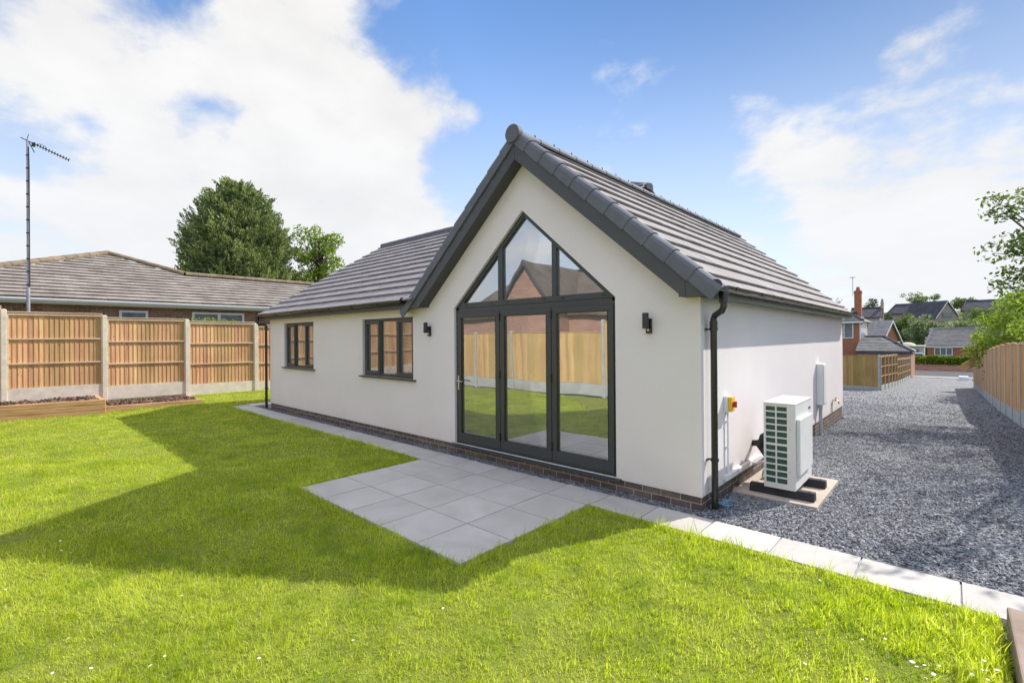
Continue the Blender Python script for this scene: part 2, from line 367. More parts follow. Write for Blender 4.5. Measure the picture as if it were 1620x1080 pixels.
def npobj(name, V, F, mat, parent=None, loc=(0, 0, 0), smooth=False):
    """V (n,3) world coords, F list of (m,k) index arrays"""
    me = bpy.data.meshes.new(name); o = bpy.data.objects.new(name, me)
    L = put(o, loc, parent)
    V = np.asarray(V, dtype=np.float32) - np.array(L[:], dtype=np.float32)
    me.vertices.add(len(V)); me.vertices.foreach_set('co', V.ravel())
    if not isinstance(F, list): F = [F]
    idx = np.concatenate([f.ravel() for f in F]).astype(np.int32)
    tot = np.concatenate([np.full(len(f), f.shape[1]) for f in F]).astype(np.int32)
    st = np.concatenate([[0], np.cumsum(tot)[:-1]]).astype(np.int32)
    me.loops.add(len(idx)); me.loops.foreach_set('vertex_index', idx)
    me.polygons.add(len(tot)); me.polygons.foreach_set('loop_start', st); me.polygons.foreach_set('loop_total', tot)
    if smooth: me.polygons.foreach_set('use_smooth', np.ones(len(tot), dtype=bool))
    me.materials.append(mat); me.update(calc_edges=True); me.validate()
    return o

# ------------------------------------------------------------------ terrain heights
def smooth01(t): t = np.clip(t, 0, 1); return t * t * (3 - 2 * t)
def hdrive(x, y):
    return np.interp(y, [2, 9, 12, 20, 38, 52, 80, 104], [0, -.17, -.42, -.87, -1.68, -2.05, -2.1, -2.2])
def hlawn(x, y):
    x = np.asarray(x, dtype=float); y = np.asarray(y, dtype=float)
    return .012 * (np.sin(x * 6.1 + 1.5 * np.sin(y * 3.7)) * np.sin(y * 7.3 + 1.2 * np.sin(x * 4.9)) - .3) * smooth01((-y - .62) / .2) + 0.16 * smooth01((-12.6 - x) / 3.0) * smooth01((y + 3.6) / 3.0) + 0.02 * np.sin(x * 0.9 + 1) * np.sin(y * 1.1) * smooth01((-y - 1.0) / 2) \
        * smooth01((x + 13) / 3)
def hground(x, y):
    x = np.asarray(x, dtype=float); y = np.asarray(y, dtype=float)
    right = hdrive(x, y) - 0.06
    left = -0.08 + 0.9 * smooth01((-x - 15.8) / 3) + 0 * y
    t = smooth01((-x - 3) / 9)
    near = right * (1 - t) + left * t
    far = smooth01((y - 104) / 34) * 7.0 + smooth01((y - 138) / 50) * 4
    back = smooth01((-y - 8.5) / 6) * 1.0
    l2 = smooth01((-x - 3) / 14) * smooth01((y - 30) / 40) * (-2.5)
    return near + far + back + l2

def grid(name, xs, ys, hf, mat, mask=None, dz=0.0, kind='structure'):
    xs = np.asarray(xs); ys = np.asarray(ys); X, Y = np.meshgrid(xs, ys); Z = hf(X, Y) + dz
    V = np.stack([X, Y, Z + 0 * X], -1).reshape(-1, 3); nx = len(xs); ny = len(ys)
    i = np.arange(nx - 1)[None, :] + np.arange(ny - 1)[:, None] * nx
    F = np.stack([i, i + 1, i + nx + 1, i + nx], -1).reshape(-1, 4)
    if mask is not None:
        cx = (V[F[:, 0], 0] + V[F[:, 2], 0]) / 2; cy = (V[F[:, 0], 1] + V[F[:, 2], 1]) / 2
        F = F[mask(cx, cy)]
    o = npobj(name, V, F, mat, smooth=True); tag(o, kind=kind); return o

gx = np.concatenate([np.linspace(-320, -40, 20), np.linspace(-38, 12, 51), np.linspace(15, 320, 22)])
gy = np.concatenate([np.linspace(-260, -30, 12), np.linspace(-28, 60, 89), np.linspace(63, 210, 50), np.linspace(230, 420, 8)])
grid('ground', gx, gy, hground, M['ground'])
# gravel drive: right of the house down to the road
def drive_mask(x, y): return (x > -0.05) | ((y > 9.2) & (x > -8)) 
grid('gravel_drive', np.concatenate([np.linspace(-8, 0, 17), np.linspace(0.2, 3.2, 16)]), np.concatenate([np.linspace(-0.15, 8.85, 31), np.linspace(9.25, 52.4, 88)]),
     lambda x, y: hdrive(x, y) + 0.012 * np.sin(x * 3 + y) * np.sin(y * 1.7), M['gravel'], drive_mask)
grid('gravel_margin', np.linspace(-12.2, 0.0, 60), np.linspace(-0.15, 0.3, 3), lambda x, y: 0 * x + 0.0, M['gravel'], lambda x, y: x < -0.05)
# road across the bottom of the drive
grid('road', np.linspace(-60, 60, 61), np.linspace(54.3, 61.0, 5), hdrive, M['asphalt'], dz=-0.01)
grid('pavement', np.linspace(-60, 60, 61), np.linspace(52.4, 54.2, 3), hdrive, M['pavement'], dz=0.03)
grid('far_pavement', np.linspace(-60, 60, 61), np.linspace(61.1, 62.4, 3), hdrive, M['pavement'], dz=0.05)
k = MB()
for i in range(40):
    x0 = -20 + i; k.box(x0 + .01, x0 + .99, 61.0, 61.1, -2.2, -1.99)
    if not (-1 < x0 + .5 < 3): k.box(x0 + .01, x0 + .99, 54.2, 54.3, -2.2, -2.0)
tag(obj('kerb', k, M['kerb']), kind='structure')

# ------------------------------------------------------------------ lawn, patio, path
PATIO = (-4.06, -1.03, -2.46, -0.605)
def in_lawn(x, y):
    m = (x > -15.3) & (x < 2.17) & (y > -7.45) & (y < 6.5)
    m &= ~((y > -0.605) & (x > -12.95))
    m &= ~((x > PATIO[0]) & (x < PATIO[1]) & (y > PATIO[2]) & (y < -0.5))
    # raised beds along the left fence
    m &= ~((y < -3.1) & (x < -14.05 - (-3.1 - y) * 0.18))
    m &= ~((y >= -3.1) & (y < -0.95) & (x < -14.2 + (y + 3.1) * 0.14))
    return m
grid('lawn', np.linspace(-15.3, 2.17, 210), np.linspace(-7.45, 6.5, 170), hlawn, M['turf'], lambda x, y: (in_lawn(x, y)), dz=-0.012)

def slabs(mb, xs, ys, z=0.0, t=0.03, j=0.006):
    for a, b in zip(xs[:-1], xs[1:]):
        for c, d in zip(ys[:-1], ys[1:]):
            e = [rnd.uniform(-.0015, .0015) for _ in range(4)]
            x0, x1, y0, y1 = a + j, b - j, c + j, d - j
            mb.hexa([(x0, y0, z - t), (x1, y0, z - t), (x1, y1, z - t), (x0, y1, z - t),
                     (x0, y0, z + e[0]), (x1, y0, z + e[1]), (x1, y1, z + e[2]), (x0, y1, z + e[3])])
p = MB(); slabs(p, [-4.06 + .606 * i for i in range(6)], [-2.46, -1.842, -1.224, -0.606])
patio = tag(obj('patio', p, M['slab'], bevel=0.002), kind='structure')
p = MB(); xs = [2.58 - .6 * i for i in range(27)][::-1]
slabs(p, [x for x in xs if x > -13], [-0.6, -0.135])
slabs(p, [-12.95, -12.45], [-.13 + .6 * i for i in range(14)])
tag(obj('path', p, M['slab'], bevel=0.002), kind='structure')
# bedding mortar under slabs (dark joints)
p = MB(); p.box(-4.06, -1.03, -2.46, -.606, -.1, -.014); p.box(-13.0, 2.6, -.6, -.135, -.1, -.0145)
tag(obj('paving_bed', p, M['conc2']), kind='structure')
p = MB(); p.box(0.02, .88, .86, 2.16, -.08, .028)
tag(obj('concrete_pad', p, M['pad'], bevel=0.006), 'square pale concrete pad under the white heat pump', 'concrete pad')

# ------------------------------------------------------------------ grass blades
def blades(n, x0, x1, y0, y1, h, w, keep=None, two=True):
    x = rng.uniform(x0, x1, n); y = rng.uniform(y0, y1, n)
    m = in_lawn(x, y)
    if keep is not None: m &= keep(x, y)
    x, y = x[m], y[m]; n = len(x)
    patch = 0.5 + 0.5 * np.sin(x * 2.3 + 1.7 * np.sin(y * 1.9)) * np.sin(y * 2.9 + 1.3 * np.sin(x * 3.1))
    fine = 0.5 + 0.5 * np.sin(x * 11 + 2 * np.sin(y * 7)) * np.sin(y * 13 + 2 * np.sin(x * 9))
    tuft = 0.5 + 0.5 * np.sin(x * 37 + 2.5 * np.sin(y * 23)) * np.sin(y * 41 + 2.5 * np.sin(x * 19)); tuft = tuft ** 1.5
    H = h * (0.45 + 1.0 * tuft) * (0.35 + 0.65 * rng.random(n) ** 1.3) * (0.55 + 0.45 * patch + 0.5 * fine)
    a = rng.uniform(0, 2 * np.pi, n); lean = rng.uniform(0.1, 0.97, n) * H; la = rng.normal(0, .9, n) + 6.0 * fine + 4.0 * tuft
    W = w * rng.uniform(0.6, 1.3, n)
    z = hlawn(x, y) - 0.012
    b = np.stack([x, y, z], -1); sd = np.stack([np.cos(a), np.sin(a), 0 * a], -1) * W[:, None] / 2
    L = np.stack([np.cos(la) * lean, np.sin(la) * lean, 0 * a], -1)
    up = np.stack([0 * a, 0 * a, np.sqrt(np.maximum(H * H - lean * lean, 0.1 * H * H))], -1)
    if two:
        mid = b + up * 0.58 + L * 0.35
        V = np.stack([b - sd, b + sd, mid + sd * 0.8, mid - sd * 0.8, b + up + L], 1).reshape(-1, 3)
        i = np.arange(n)[:, None] * 5
        return V, np.concatenate([i, i + 1, i + 2, i + 3], 1), np.concatenate([i + 3, i + 2, i + 4], 1)
    V = np.stack([b - sd, b + sd, b + up + L], 1).reshape(-1, 3); i = np.arange(n)[:, None] * 3
    return V, np.zeros((0, 4), int), np.concatenate([i, i + 1, i + 2], 1)

CX, CY = 1.943, -5.046
def ring(d0, d1):
    def f(x, y):
        d = -(x - CX) * .6773 + (y - CY) * .7358      # distance in front of the photographer's spot
        return (d >= d0) & (d < d1)
    return f
parts = []
def dens(n_m2, *a, **k): parts.append(blades(int(n_m2 * (a[1] - a[0]) * (a[3] - a[2])), *a, **k))
dens(8500, -4.5, 2.17, -7.4, -.6, .050, .0042, keep=ring(1.6, 4.6))
dens(4400, -9.5, 2.17, -7.4, -.6, .052, .0058, keep=ring(4.6, 7.5))
dens(1800, -15.3, 2.17, -7.4, 6.5, .055, .010, keep=ring(7.5, 11), two=False)
dens(1300, -15.3, 0, -7.4, 6.5, .058, .014, keep=ring(11, 30), two=False)
dens(500, -9, 2.17, -7.4, -.6, .05, .010, keep=ring(-4, 1.6), two=False)
# longer unmown blades along paving and timber edges, and scattered seed stalks
def near_edge(x, y):
    e = (np.abs(y + .64) < .07) & (x > -1.1) | (np.abs(y + .64) < .06) & (x < -4.0)
    e |= (np.abs(y - PATIO[2] + .04) < .07) & (x > PATIO[0] - .1) & (x < PATIO[1] + .1)
    e |= (np.abs(x - PATIO[1] - .05) < .08) & (y > PATIO[2] - .1)
    e |= (np.abs(x - PATIO[0] + .05) < .08) & (y > PATIO[2] - .1)
    return e
dens(3600, -13, 2.17, -2.7, -.6, .105, .005, keep=near_edge)
def tufts(x, y): return ring(2, 9)(x, y) & (np.sin(x * 2.1 + 3 * np.sin(y * 1.3)) * np.sin(y * 2.7 + 2 * np.sin(x * 1.7)) > .35)
dens(700, -9, 2.17, -7, -.6, .105, .0045, keep=tufts)
dens(110, -9, 2.17, -7, -.6, .19, .0035, keep=ring(2, 10))
dens(260, -9, 2.17, -2.75, -.6, .20, .0035, keep=near_edge)
dens(9000, 1.95, 2.16, -4, -.62, .14, .006)
dens(5200, 1.2, 2.17, -1.5, -.62, .075, .006)
V = []; Q = []; T = []; o_ = 0
for v, q, t in parts:
    V.append(v); Q.append(q + o_); T.append(t + o_); o_ += len(v)
g = npobj('grass', np.concatenate(V), [np.concatenate(Q), np.concatenate(T)], M['grassblade'])
tag(g, 'bright green mown lawn grass around the paved patio', 'grass', kind='stuff')

# ------------------------------------------------------------------ gravel chips
def chips(n, x0, x1, y0, y1, size, hf, keep=None):
    x = rng.uniform(x0, x1, n); y = rng.uniform(y0, y1, n)
    if keep is not None:
        m = keep(x, y); x, y = x[m], y[m]; n = len(x)
    base = np.array([[-1, -.6, -.3], [1, -.7, -.3], [.8, .7, -.3], [-.9, .6, -.3], [-.6, -.5, .4], [.7, -.3, .5], [.5, .5, .3], [-.5, .4, .45]])
    v = base[None] + rng.uniform(-.3, .3, (n, 8, 3))
    s = size * rng.uniform(.45, 1.15, (n, 1, 1)); v = v * s * np.array([.5, .38, .34])
    a = rng.uniform(0, 2 * np.pi, n); t = rng.uniform(-.6, .6, n)
    c, s_ = np.cos(t), np.sin(t)
    vy = v[..., 1] * c[:, None] - v[..., 2] * s_[:, None]; vz = v[..., 1] * s_[:, None] + v[..., 2] * c[:, None]
    c, s_ = np.cos(a)[:, None], np.sin(a)[:, None]
    vx = v[..., 0] * c - vy * s_; vy2 = v[..., 0] * s_ + vy * c
    P = np.stack([vx + x[:, None], vy2 + y[:, None], vz + (hf(x, y) + rng.uniform(0, .012, n))[:, None]], -1).reshape(-1, 3)
    i = np.arange(n)[:, None] * 8
    F = np.concatenate([np.concatenate([i + k for k in f], 1) for f in [(4, 5, 6, 7), (0, 1, 5, 4), (1, 2, 6, 5), (2, 3, 7, 6), (3, 0, 4, 7)]])
    return P, F
notpad = lambda x, y: ~((x > 0) & (x < .9) & (y > .84) & (y < 2.18)) & (x > 0.0)
hz = lambda x, y: hdrive(x, y) + 0.004
cs = [chips(52000, 0, 3.2, -.13, 5, .0245, hz, notpad), chips(36000, 0, 3.2, 5, 10, .028, hz), chips(26000, -2.5, 3.2, 9, 18, .036, hz, lambda x, y: ((x > 0) | (y > 9.3)) & (rng.random(len(x)) < (20 - y) / 10)),
      chips(12000, -5, 3.1, 14, 30, .05, hz, lambda x, y: ((x > -1) | (y < 28)) & (rng.random(len(x)) < (31 - y) / 16)),
      chips(6500, -12, 0.02, -.135, -.01, .020, lambda x, y: 0 * x + .002)]
V = []; F = []; o_ = 0
for v, f in cs: V.append(v); F.append(f + o_); o_ += len(v)
tag(npobj('gravel_stones', np.concatenate(V), np.concatenate(F), M['stone']), 'loose grey slate chippings on the drive and along the plinth', 'gravel', kind='stuff')
# ------------------------------------------------------------------ the bungalow
RX, RZ, TM = -2.45, 4.68, 0.868                 # main ridge x, tile surface height there, pitch
WY, WZ, TW = 3.6, 4.90, 0.615                   # wing ridge
def zmain(x): return RZ - TM * abs(x - RX)
def zwing(y): return WZ - TW * abs(y - WY)
house = thing('bungalow', (-5.8, 4.4, 0), 'new cream rendered bungalow with anthracite gable glazing and grey tiled roof', 'bungalow')

def wall_poly(mb, outer, holes, axis, a, b):
    """wall sheet with openings, thickness from a to b along axis ('y' or 'x')"""
    def P(u, z, t): return (u, t, z) if axis == 'y' else (t, u, z)
    loops = [outer] + holes
    tri = tessellate_polygon([[Vector((u, z, 0)) for u, z in lp] for lp in loops])
    flat = [p for lp in loops for p in lp]; n = len(flat)
    vs = [P(u, z, a) for u, z in flat] + [P(u, z, b) for u, z in flat]
    fs = []
    for t in tri:
        fs.append(tuple(t)); fs.append(tuple(i + n for i in reversed(t)))
    o = 0
    for lp in loops:
        m = len(lp)
        fs += [(o + i, o + (i + 1) % m, n + o + (i + 1) % m, n + o + i) for i in range(m)]
        o += m
    mb.add(vs, fs)

def fix_normals(o):
    import bmesh
    bm = bmesh.new(); bm.from_mesh(o.data); bmesh.ops.recalc_face_normals(bm, faces=bm.faces); bm.to_mesh(o.data); bm.free()

W1 = (-10.62, -8.98, 1.15, 2.255); W2 = (-6.80, -5.09, 1.12, 2.235)
def rect(w): return [(w[0], w[2]), (w[1], w[2]), (w[1], w[3]), (w[0], w[3])]
w = MB()
wall_poly(w, [(-11.55, .165), (-3.97, .165), (-3.97, 2.33), (-2.495, 3.64), (-1.02, 2.33), (-1.02, .165), (0, .165), (0, 2.262), (-2.45, 4.36), (-4.70, 2.385), (-11.55, 2.385)],
          [rect(W1), rect(W2)], 'y', 0, .3)
w.box(-.3, 0, .3, 8.85, .165, 2.262)
wall_poly(w, [(-4.85, .165), (-.3, .165), (-.3, 2.5), (-2.45, 4.36), (-4.85, 2.3)], [], 'y', 8.55, 8.85)
wall_poly(w, [(.3, .165), (7.2, .165), (7.2, 2.45), (3.6, 4.66), (.3, 2.62)], [], 'x', -11.55, -11.25)
w.box(-11.25, -4.85, 6.9, 7.2, .165, 2.4)
wo = obj('wall', w, M['render'], house); fix_normals(wo)
w = MB()
w.box(-11.535, -.015, .016, .3, -.35, .163); w.box(-.3, -.016, .3, 8.835, -.6, .163); w.box(-11.53, -11.25, .3, 7.19, -.35, .163)
obj('plinth', w, M['plinth'], house)
w = MB(); w.box(-11.54, -.0, .004, .02, .150, .168); w.box(-.02, -.004, .02, 8.84, .150, .168)
obj('bellcast_bead', w, M['upvc'], house)

def tiles(mb, O, U, S, L, SL, w=.30, g=.33, filt=None, hi=.056, th=.028, gap=.018):
    O, U, S = map(Vector, (O, U, S)); Nn = U.cross(S).normalized()
    if Nn.z < 0: Nn = -Nn
    n = int(math.ceil(SL / g)); i = 0
    while i < n:
        s0 = i * g; s1 = min(s0 + g + .05, SL); off = (i % 2) * w * .5
        u = -off
        while u < L:
            a, b = max(u, 0) + .0012, min(u + w, L) - .0012; u += w
            if b - a < .02: continue
            c = O + U * ((a + b) / 2) + S * ((s0 + min(s1, s0 + g)) / 2)
            if filt and not filt(c): continue
            j = rnd.uniform(-.0025, .0025); j2 = rnd.uniform(-.0025, .0025)
            h0 = hi + j; h1 = hi - th + .006 - gap
            q = [O + U * a + S * s0 + Nn * (h0 - th), O + U * b + S * s0 + Nn * (h0 - th + j2), O + U * b + S * s1 + Nn * (h1 - th), O + U * a + S * s1 + Nn * (h1 - th),
                 O + U * a + S * s0 + Nn * h0, O + U * b + S * s0 + Nn * (h0 + j2), O + U * b + S * s1 + Nn * h1, O + U * a + S * s1 + Nn * h1]
            mb.hexa(q)
        i += 1
cm, sm_ = math.cos(math.atan(TM)), math.sin(math.atan(TM))
cw, sw_ = math.cos(math.atan(TW)), math.sin(math.atan(TW))
t = MB()
def low(z, n): return z - .05 / n
# right slope
SLm = (.24 - RX) / cm
tiles(t, (.24, -.17, zmain(.24) - .05 / cm), (0, 1, 0), (-cm, 0, sm_), 9.25, SLm)
tiles(t, (-5.14, -.17, zmain(-5.14) - .05 / cm), (0, 1, 0), (cm, 0, sm_), 9.25, SLm, filt=lambda c: zmain(c.x) > zwing(c.y) - .10 or c.y > 7)
SLw = (WY + .25) / cw
ft = lambda c: zwing(c.y) > zmain(c.x) - .10
tiles(t, (-11.68, -.25, zwing(-.25) - .05 / cw), (1, 0, 0), (0, cw, sw_), 9.3, SLw, filt=ft)
tiles(t, (-11.68, 7.45, zwing(7.45) - .05 / cw), (1, 0, 0), (0, -cw, sw_), 9.3, SLw, filt=ft)
roof = obj('roof', t, M['tile'], house)
d = MB()   # decking under the tiles keeps daylight out
def zd(x): return zmain(x) - .13
d.prism([(.12, .32, zd(.12)), (RX, .32, zd(RX)), (-5.0, .32, zd(-5.0)), (-5.0, .32, zd(-5.0) - .05), (RX, .32, zd(RX) - .08), (.12, .32, zd(.12) - .05)], (0, 8.5, 0))
def zdw(y): return zwing(y) - .13
d.prism([(-11.2, .1, zdw(.1)), (-11.2, WY, zdw(WY)), (-11.2, 7.1, zdw(7.1)), (-11.2, 7.1, zdw(7.1) - .05), (-11.2, WY, zdw(WY) - .08), (-11.2, .1, zdw(.1) - .05)], (6.3, 0, 0))
obj('roof_decking', d, M['brownroof'], house)
# ridge tiles
r = MB()
def ridge_run(mb, p, q, n, rad=.125, drop=.085, seg=.45):
    p, q = Vector(p), Vector(q); d = (q - p); L = d.length; d.normalize(); sd = Vector((0, 0, 1)).cross(d).normalized(); up = d.cross(sd)
    k = max(1, int(round(L / seg))); sl = L / k
    for i in range(k):
        a = p + d * (i * sl + .003); rr0 = rad * 1.05; rr1 = rad * .98
        ring_ = []
        for c, rr in ((a, rr0), (a + d * (sl + .012), rr1)):
            ring_ += [c + sd * (rr * math.cos(th)) * 1.0 + up * (rr * math.sin(th) * .72 - drop * .35) for th in [math.pi * x / 8 for x in range(-1, 10)]]
        m = 11
        mb.add(ring_, [(j, j + 1, m + j + 1, m + j) for j in range(m - 1)] + [tuple(range(m)), tuple(reversed(range(m, 2 * m)))])
ridge_run(r, (RX, -.18, RZ - .025), (RX, 9.08, RZ - .025), 0, .105)
ridge_run(r, (-11.68, WY, WZ - .02), (-2.75, WY, WZ - .02), 0)
ridge_run(r, (-2.75, WY, WZ - .02), (-2.35, WY, WZ - .13), 0)
rt = obj('ridge_tiles', r, M['cap'], house)
for i in range(20):
    y = .27 + i * .45; c = MB()
    c.prism([(RX - .01, y - .02, RZ + .02), (RX + .01, y - .02, RZ + .02), (RX + .012, y - .045, RZ + .070), (RX + .004, y - .045, RZ + .070)], (0, .012, .006))
    obj('ridge_clamp', c, M['black'], rt)
# verge caps on the front gable
def verge(side):
    n = 11; Lv = SLm + .02; g = Lv / n
    S = Vector((-side * cm, 0, sm_)); Nn = Vector((side * sm_, 0, cm))
    e = Vector((RX + side * (.24 + 2.45 + .03), 0, zmain(.27) - .0))
    for i in range(n):
        mb = MB(); prof = [(-.03, .020), (-.10, .042), (-.165, .040), (-.205, .018), (-.225, -.02), (-.228, -.145), (-.205, -.150), (-.195, -.03), (-.03, -.0)]
        rg = []
        for s, k_ in ((i * g - .012, 1.0), ((i + 1) * g + .02, .86)):
            for y, nn in prof:
                yy = -.03 + (y + .03) * (1.0 if k_ == 1 else .955)
                rg.append(e + S * s + Nn * (nn * k_ + (.006 if k_ == 1 else -.004)) + Vector((0, yy, 0)))
        m = len(prof)
        mb.add(rg, [(j, (j + 1) % m, m + (j + 1) % m, m + j) for j in range(m)] + [tuple(reversed(range(m))), tuple(range(m, 2 * m))])
        vo = obj('verge_cap', mb, M['cap'], house, bevel=.003)
        fix_normals(vo)
verge(1); verge(-1)
c = MB(); c.cyl((RX, -.255, RZ - .045), (RX, -.15, RZ - .045), .125, n=32)
obj('ridge_end_cap', c, M['cap'], house, bevel=.012)
# bargeboards, box ends, soffits, fascias
b = MB(); yb = -.2
b.prism([(RX + .002, yb, 4.29), (-.15, yb, 2.294), (-.15, yb, 2.262), (-.082, yb, 2.262), (-.082, yb, zmain(-.082) - .10), (RX + .002, yb, RZ - .10)][::-1], (0, .02, 0))
b.prism([(RX - .002, yb, 4.29), (-4.66, yb, 2.372), (-4.74, yb, 2.372), (-4.74, yb, zmain(-4.74) - .10), (RX - .002, yb, RZ - .10)], (0, .02, 0))
bo = obj('bargeboard', b, M['grey'], house); fix_normals(bo)
b = MB()
b.prism([(-.078, yb, 2.262), (.165, yb, 2.262), (.165, yb, zmain(.165) - .05), (-.078, yb, zmain(-.078) - .10)], (0, .02, 0))
bo = obj('box_end', b, M['grey'], house); fix_normals(bo); b = MB()
b.prism([(-4.744, yb, 2.372), (-5.0, yb, 2.372), (-5.0, yb, zmain(-5.0) - .0), (-4.744, yb, zmain(-4.744) - .10)], (0, .02, 0))
bo = obj('box_end', b, M['grey'], house); fix_normals(bo)
s = MB()
s.prism([(RX, -.18, 4.292), (-.15, -.18, 2.296), (-.15, -.18, 2.32), (RX, -.18, 4.318), (-4.66, -.18, 2.398), (-4.66, -.18, 2.374)], (0, .178, 0))
s.box(-.15, .165, -.18, -.002, 2.264, 2.28); s.box(.002, .148, -.001, 9.05, 2.266, 2.28)
s.box(-11.68, -4.66, -.178, -.002, 2.376, 2.39)
s.box(-4.66, -4.62, -.18, -.002, 2.374, 2.42)
so = obj('soffit', s, M['grey'], house); fix_normals(so)
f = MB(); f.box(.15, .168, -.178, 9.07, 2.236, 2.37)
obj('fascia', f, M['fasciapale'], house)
f = MB(); f.box(-11.7, -5.003, -.2, -.18, 2.368, 2.51)
obj('fascia', f, M['grey'], house)
def gutter(mb, p, q, r=.058):
    p, q = Vector(p), Vector(q); d = (q - p).normalized(); sd = Vector((0, 0, 1)).cross(d).normalized()
    pr = [(r * math.cos(t_), r * math.sin(t_)) for t_ in [math.pi + math.pi * i / 10 for i in range(11)]]
    pr += [((r - .006) * math.cos(t_), (r - .006) * math.sin(t_)) for t_ in [2 * math.pi - math.pi * i / 10 for i in range(11)]]
    n = len(pr); v = [c + sd * a + Vector((0, 0, b_)) for c in (p, q) for a, b_ in pr]
    mb.add(v, [(i, (i + 1) % n, n + (i + 1) % n, n + i) for i in range(n)] + [tuple(range(n)), tuple(reversed(range(n, 2 * n)))])
def gutter_set(p, q, wallside):
    mb = MB(); gutter(mb, p, q); p, q = Vector(p), Vector(q); d = (q - p).normalized(); L = (q - p).length
    for e in (p, q): mb.cyl(e - d * .003, e + d * .003, .058, n=16)
    go = obj('gutter', mb, M['black'], house); fix_normals(go)
    i = .45
    while i < L:
        k = MB(); c_ = p + d * i; gutter(k, c_ - d * (.012 if (int(i * 10) % 3) else .05), c_ + d * (.012 if (int(i * 10) % 3) else .05), .0635)
        k.box(*(sorted((c_.x, c_.x + wallside[0] * .06 + .012))), *(sorted((c_.y - .0, c_.y + wallside[1] * .06 + .012))), c_.z - .05, c_.z + .004); i += .92
        kb = obj('gutter_bracket', k, M['black'], go); fix_normals(kb)
gutter_set((.229, -.19, 2.362), (.229, 9.1, 2.362), (-1, 0))
gutter_set((-11.74, -.262, 2.498), (-5.03, -.262, 2.498), (0, 1))
# downpipes
def downpipe(outlet, foot, ztop, zneck, zfoot, clipdir):
    mb = MB(); o = Vector(outlet); f_ = Vector(foot)
    mb.cyl((o.x, o.y, ztop), (o.x, o.y, ztop - .12), .045); mb.cyl((o.x, o.y, ztop - .03), (o.x, o.y, ztop - .045), .052)
    mb.tube([(o.x, o.y, ztop - .05), (o.x, o.y, ztop - .16), (f_.x + (o.x - f_.x) * .8, f_.y + (o.y - f_.y) * .8, ztop - .20),
             (f_.x + (o.x - f_.x) * .15, f_.y + (o.y - f_.y) * .15, zneck + .04), (f_.x, f_.y, zneck), (f_.x, f_.y, zfoot)], .034, 14)
    mb.cyl((f_.x, f_.y, zneck - .02), (f_.x, f_.y, zneck - .12), .040, n=14)
    po = obj('downpipe', mb, M['black'], house, smooth=False)
    for z in (zneck - .12, .52):
        c_ = MB(); c_.cyl((f_.x, f_.y, z), (f_.x, f_.y, z + .028), .043, n=14)
        c_.bar((f_.x, f_.y, z + .014), (f_.x + clipdir[0], f_.y + clipdir[1], z + .014), .03, .012)
        c_.bar((f_.x + clipdir[0], f_.y + clipdir[1] - .0, z + .014), (f_.x + clipdir[0], f_.y + clipdir[1] - .07, z + .014), .012, .02)
        obj('pipe_clip', c_, M['black'], po)
downpipe((.229, .02, 0), (.075, .16, 0), 2.31, 2.03, -.01, (-.06, 0))
downpipe((-11.70, -.262, 0), (-11.62, -.075, 0), 2.45, 2.22, -.0, (0, .06))
# windows
def window(W, label):
    x0, x1, z0, z1 = W; y = .055
    fr = MB(); fw = .045
    fr.box(x0, x1, y, y + .07, z0, z0 + fw); fr.box(x0, x1, y, y + .07, z1 - fw, z1)
    fr.box(x0, x0 + fw, y, y + .07, z0 + fw, z1 - fw); fr.box(x1 - fw, x1, y, y + .07, z0 + fw, z1 - fw)
    w_ = x1 - x0; m1, m2 = x0 + w_ * .335, x0 + w_ * .665
    for m_ in (m1, m2): fr.box(m_ - .025, m_ + .025, y, y + .07, z0 + fw, z1 - fw)
    wo_ = obj('window', fr, M['frame'], house, bevel=.002)
    if label: wo_['label'] = label
    cells = [(x0 + fw, m1 - .025, True), (m1 + .025, m2 - .025, False), (m2 + .025, x1 - fw, True)]
    for a, b_, sash in cells:
        sz0, sz1 = z0 + fw, z1 - fw; e = .018
        if sash:
            e = .052; s_ = MB(); yy = y - .014; ex = .008
            s_.box(a - ex, b_ + ex, yy, y + .05, sz0 - ex, sz0 + e); s_.box(a - ex, b_ + ex, yy, y + .05, sz1 - e, sz1 + ex)
            s_.box(a - ex, a + e, yy, y + .05, sz0 + e, sz1 - e); s_.box(b_ - e, b_ + ex, yy, y + .05, sz0 + e, sz1 - e)
            s_.box(b_ - .12, b_ - .03, yy - .004, yy, sz1 - .03, sz1 - .018)
            obj('sash', s_, M['frame'], wo_, bevel=.002)
        g_ = MB(); g_.box(a + e - .01, b_ - e + .01, y + .03, y + .034, sz0 + e - .01, sz1 - e + .01)
        obj('pane', g_, M['glass'], wo_)
    s_ = MB(); s_.prism([(x0 - .07, -.055, z0 - .03), (x0 - .07, -.055, z0 - .008), (x0 - .07, y + .0, z0 + .004), (x0 - .07, y, z0 - .03)], (w_ + .16, 0, 0))
    so_ = obj('window_sill', s_, M['grey'], wo_); fix_normals(so_)
window(W1, None); window(W2, None)
